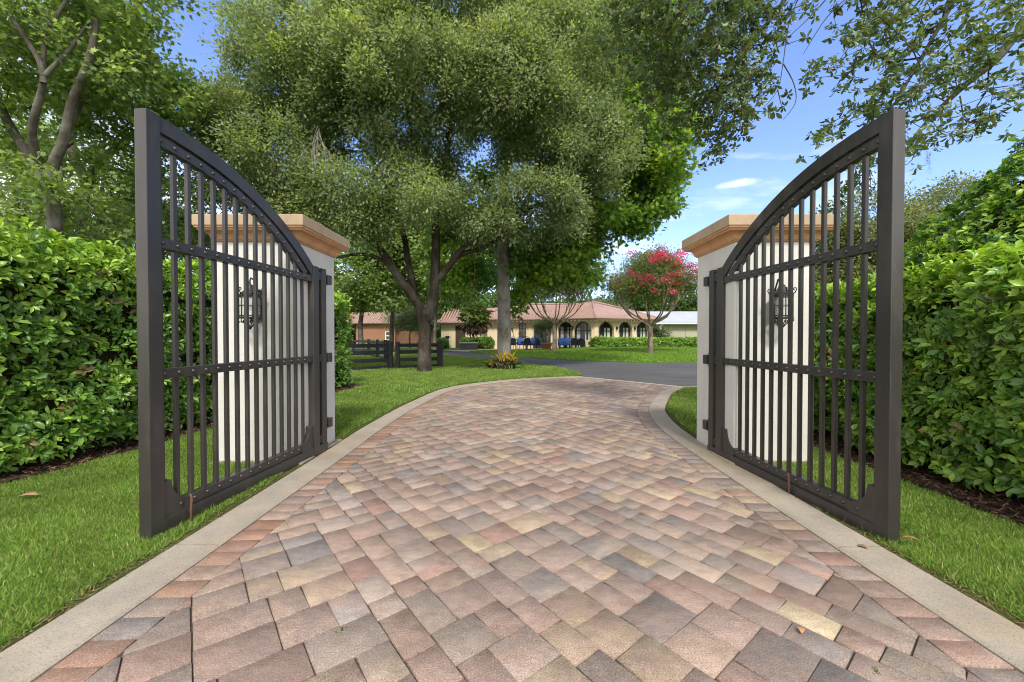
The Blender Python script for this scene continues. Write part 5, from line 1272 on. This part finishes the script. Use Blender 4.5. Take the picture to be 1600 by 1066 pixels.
cs = [chips([(-4.75, 1), (-4.5, 1), (-4.38, 2.6), (-4.14, 3.7), (-4.0, 4.6), (-3.86, 6.5), (-3.7, 9.2), (-3.75, 10.1), (-4.2, 10.1), (-4.4, 5)], -4.8, -3.6, 1, 10.2, 16000), chips([(3.2, 1), (3.24, 2.6), (3.27, 4.2), (3.1, 6.6), (3.8, 6.6), (3.7, 1)], 3.0, 3.9, 1, 6.6, 9000)]
a = [np.concatenate([c_[i] for c_ in cs]) for i in range(6)]
link_mesh('bark_chips', leaf_mesh('bark_chips', *a), M['dry'])['kind'] = 'stuff'
for px, py, z, rz, sz, col, lab in ((24, 778, .05, .4, .13, (.46, .30, .16), 'curled tan fallen leaf lying on the left lawn below the hedge'), (1358, 858, .022, 2.0, .055, (.36, .21, .09), 'small brown fallen leaf on the right concrete kerb'),
                                    (1253, 990, .012, 1.1, .045, (.42, .20, .10), 'small orange brown fallen leaf on the pavers near the right corner'), (1142, 708, .012, .3, .05, (.62, .5, .42), 'tiny pale fallen leaf on the pavers by the right pillar'),
                                    (1440, 846, .07, 2.6, .09, (.42, .25, .09), 'tan fallen leaf in the grass at the foot of the right gate stile')):
    p = gat(px, py, z); n = 1
    me = leaf_mesh('fallen_leaf', np.zeros((1, 3)), np.array([(math.cos(rz), math.sin(rz), .18)]), np.array([(.2, .1, 1.)]), np.array([sz]), np.array([sz*.6]), np.array([col]), 'full', True)
    o = link_mesh('fallen_leaf', me, M['dry']); o.location = p; sd = o.modifiers.new('thick', 'SOLIDIFY'); sd.thickness = .0012
    tag(o, lab, 'leaf', 'fallen leaves')

for px, py, lab in ((535, 986, 'tiny green weed sprouting from a paver joint left of centre'), (1366, 1050, 'tiny green weed sprouting from a paver joint near the right corner')):
    n = 16; P = rnd(n)*np.array((.006, .006, 0)); o = link_mesh('weed', leaf_mesh('weed', P, unit(rnd(n)*np.array((1, 1, .4))+np.array((0, 0, .5))), rnd(n)+np.array((0, 0, 1.)), RNG.uniform(.012, .028, n), np.full(n, .007), palette(n, [((.13, .25, .04), 1), ((.09, .18, .03), 1)]), 'fold'), M['grass'])
    o.location = gat(px, py, -.004); tag(o, lab, 'weed')
# ================================================================== sky, sun, view
SUN_EL, SUN_AZ = math.radians(49), math.radians(172)     # azimuth clockwise from +Y
w = bpy.data.worlds.new('World'); scene.world = w; w.use_nodes = True; nt = w.node_tree; nt.nodes.clear(); N = NT(nt)
sky_ = N.n('ShaderNodeTexSky', sky_type='NISHITA'); sky_.sun_disc = False; sky_.sun_elevation = SUN_EL; sky_.sun_rotation = SUN_AZ
sky_.air_density = 1.0; sky_.dust_density = .35; sky_.ozone_density = 2.0
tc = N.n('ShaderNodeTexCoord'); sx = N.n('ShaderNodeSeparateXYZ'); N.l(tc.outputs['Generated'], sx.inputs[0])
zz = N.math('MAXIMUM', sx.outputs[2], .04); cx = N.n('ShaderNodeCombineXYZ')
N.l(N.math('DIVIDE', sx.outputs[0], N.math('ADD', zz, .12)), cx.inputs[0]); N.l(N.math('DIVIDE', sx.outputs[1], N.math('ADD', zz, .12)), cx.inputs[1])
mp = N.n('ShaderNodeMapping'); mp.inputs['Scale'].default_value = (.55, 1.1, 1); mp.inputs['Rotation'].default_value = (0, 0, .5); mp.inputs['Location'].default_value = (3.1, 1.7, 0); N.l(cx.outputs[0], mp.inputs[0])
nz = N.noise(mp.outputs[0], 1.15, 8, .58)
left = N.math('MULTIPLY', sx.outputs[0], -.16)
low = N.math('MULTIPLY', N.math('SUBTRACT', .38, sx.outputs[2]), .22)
f = N.ramp(N.math('ADD', N.math('ADD', nz, N.math('MULTIPLY', N.math('MAXIMUM', N.math('MULTIPLY', N.math('SUBTRACT', sx.outputs[1], .30), -1.0), 0.0), .9)), N.math('ADD', left, low)), [(.53, (0, 0, 0)), (.84, (.95, .95, .95))])  # cloud cover thickened behind and overhead, out of view, as added white fill
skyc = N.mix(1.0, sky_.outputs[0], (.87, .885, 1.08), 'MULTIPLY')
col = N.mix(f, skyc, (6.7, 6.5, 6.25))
uu = N.math('SUBTRACT', N.math('DIVIDE', sx.outputs[0], N.math('MAXIMUM', sx.outputs[1], .05)), .54); vv = N.math('SUBTRACT', N.math('SUBTRACT', N.math('DIVIDE', sx.outputs[2], N.math('MAXIMUM', sx.outputs[1], .05)), .369), N.math('MULTIPLY', uu, .16))
e1 = N.math('MULTIPLY', uu, 16.0); e2 = N.math('MULTIPLY', vv, 88.0); el = N.math('ADD', N.math('MULTIPLY', e1, e1), N.math('MULTIPLY', e2, e2))
puff = N.math('SUBTRACT', N.math('ADD', -.25, N.math('MULTIPLY', N.noise(tc.outputs['Generated'], 30, 7, .7), 2.1)), el)
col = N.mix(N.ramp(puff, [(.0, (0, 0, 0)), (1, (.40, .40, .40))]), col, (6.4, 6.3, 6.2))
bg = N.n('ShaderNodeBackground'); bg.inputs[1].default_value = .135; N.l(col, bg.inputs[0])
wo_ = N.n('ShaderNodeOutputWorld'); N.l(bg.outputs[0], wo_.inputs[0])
sl = bpy.data.lights.new('sun', 'SUN'); sl.energy = 2.0; sl.angle = math.radians(10); sl.color = (1, .945, .87)
so = bpy.data.objects.new('sun', sl); COL.objects.link(so)
sv = Vector((math.sin(SUN_AZ)*math.cos(SUN_EL), math.cos(SUN_AZ)*math.cos(SUN_EL), math.sin(SUN_EL)))
so.rotation_euler = sv.to_track_quat('Z', 'Y').to_euler(); so.location = sv*60
vs = scene.view_settings; vs.view_transform = 'Standard'; vs.look = 'None'; vs.gamma = 1; vs.exposure = 1.15
scene.display_settings.display_device = 'sRGB'
cy_ = scene.cycles if hasattr(scene, 'cycles') else None
scene.render.engine = 'CYCLES'
scene.cycles.max_bounces = 7; scene.cycles.diffuse_bounces = 5; scene.cycles.glossy_bounces = 2; scene.cycles.transmission_bounces = 4; scene.cycles.transparent_max_bounces = 8
scene.cycles.use_denoising = True
scene.cycles.filter_width = 1.05
scene.cycles.sample_clamp_indirect = 6
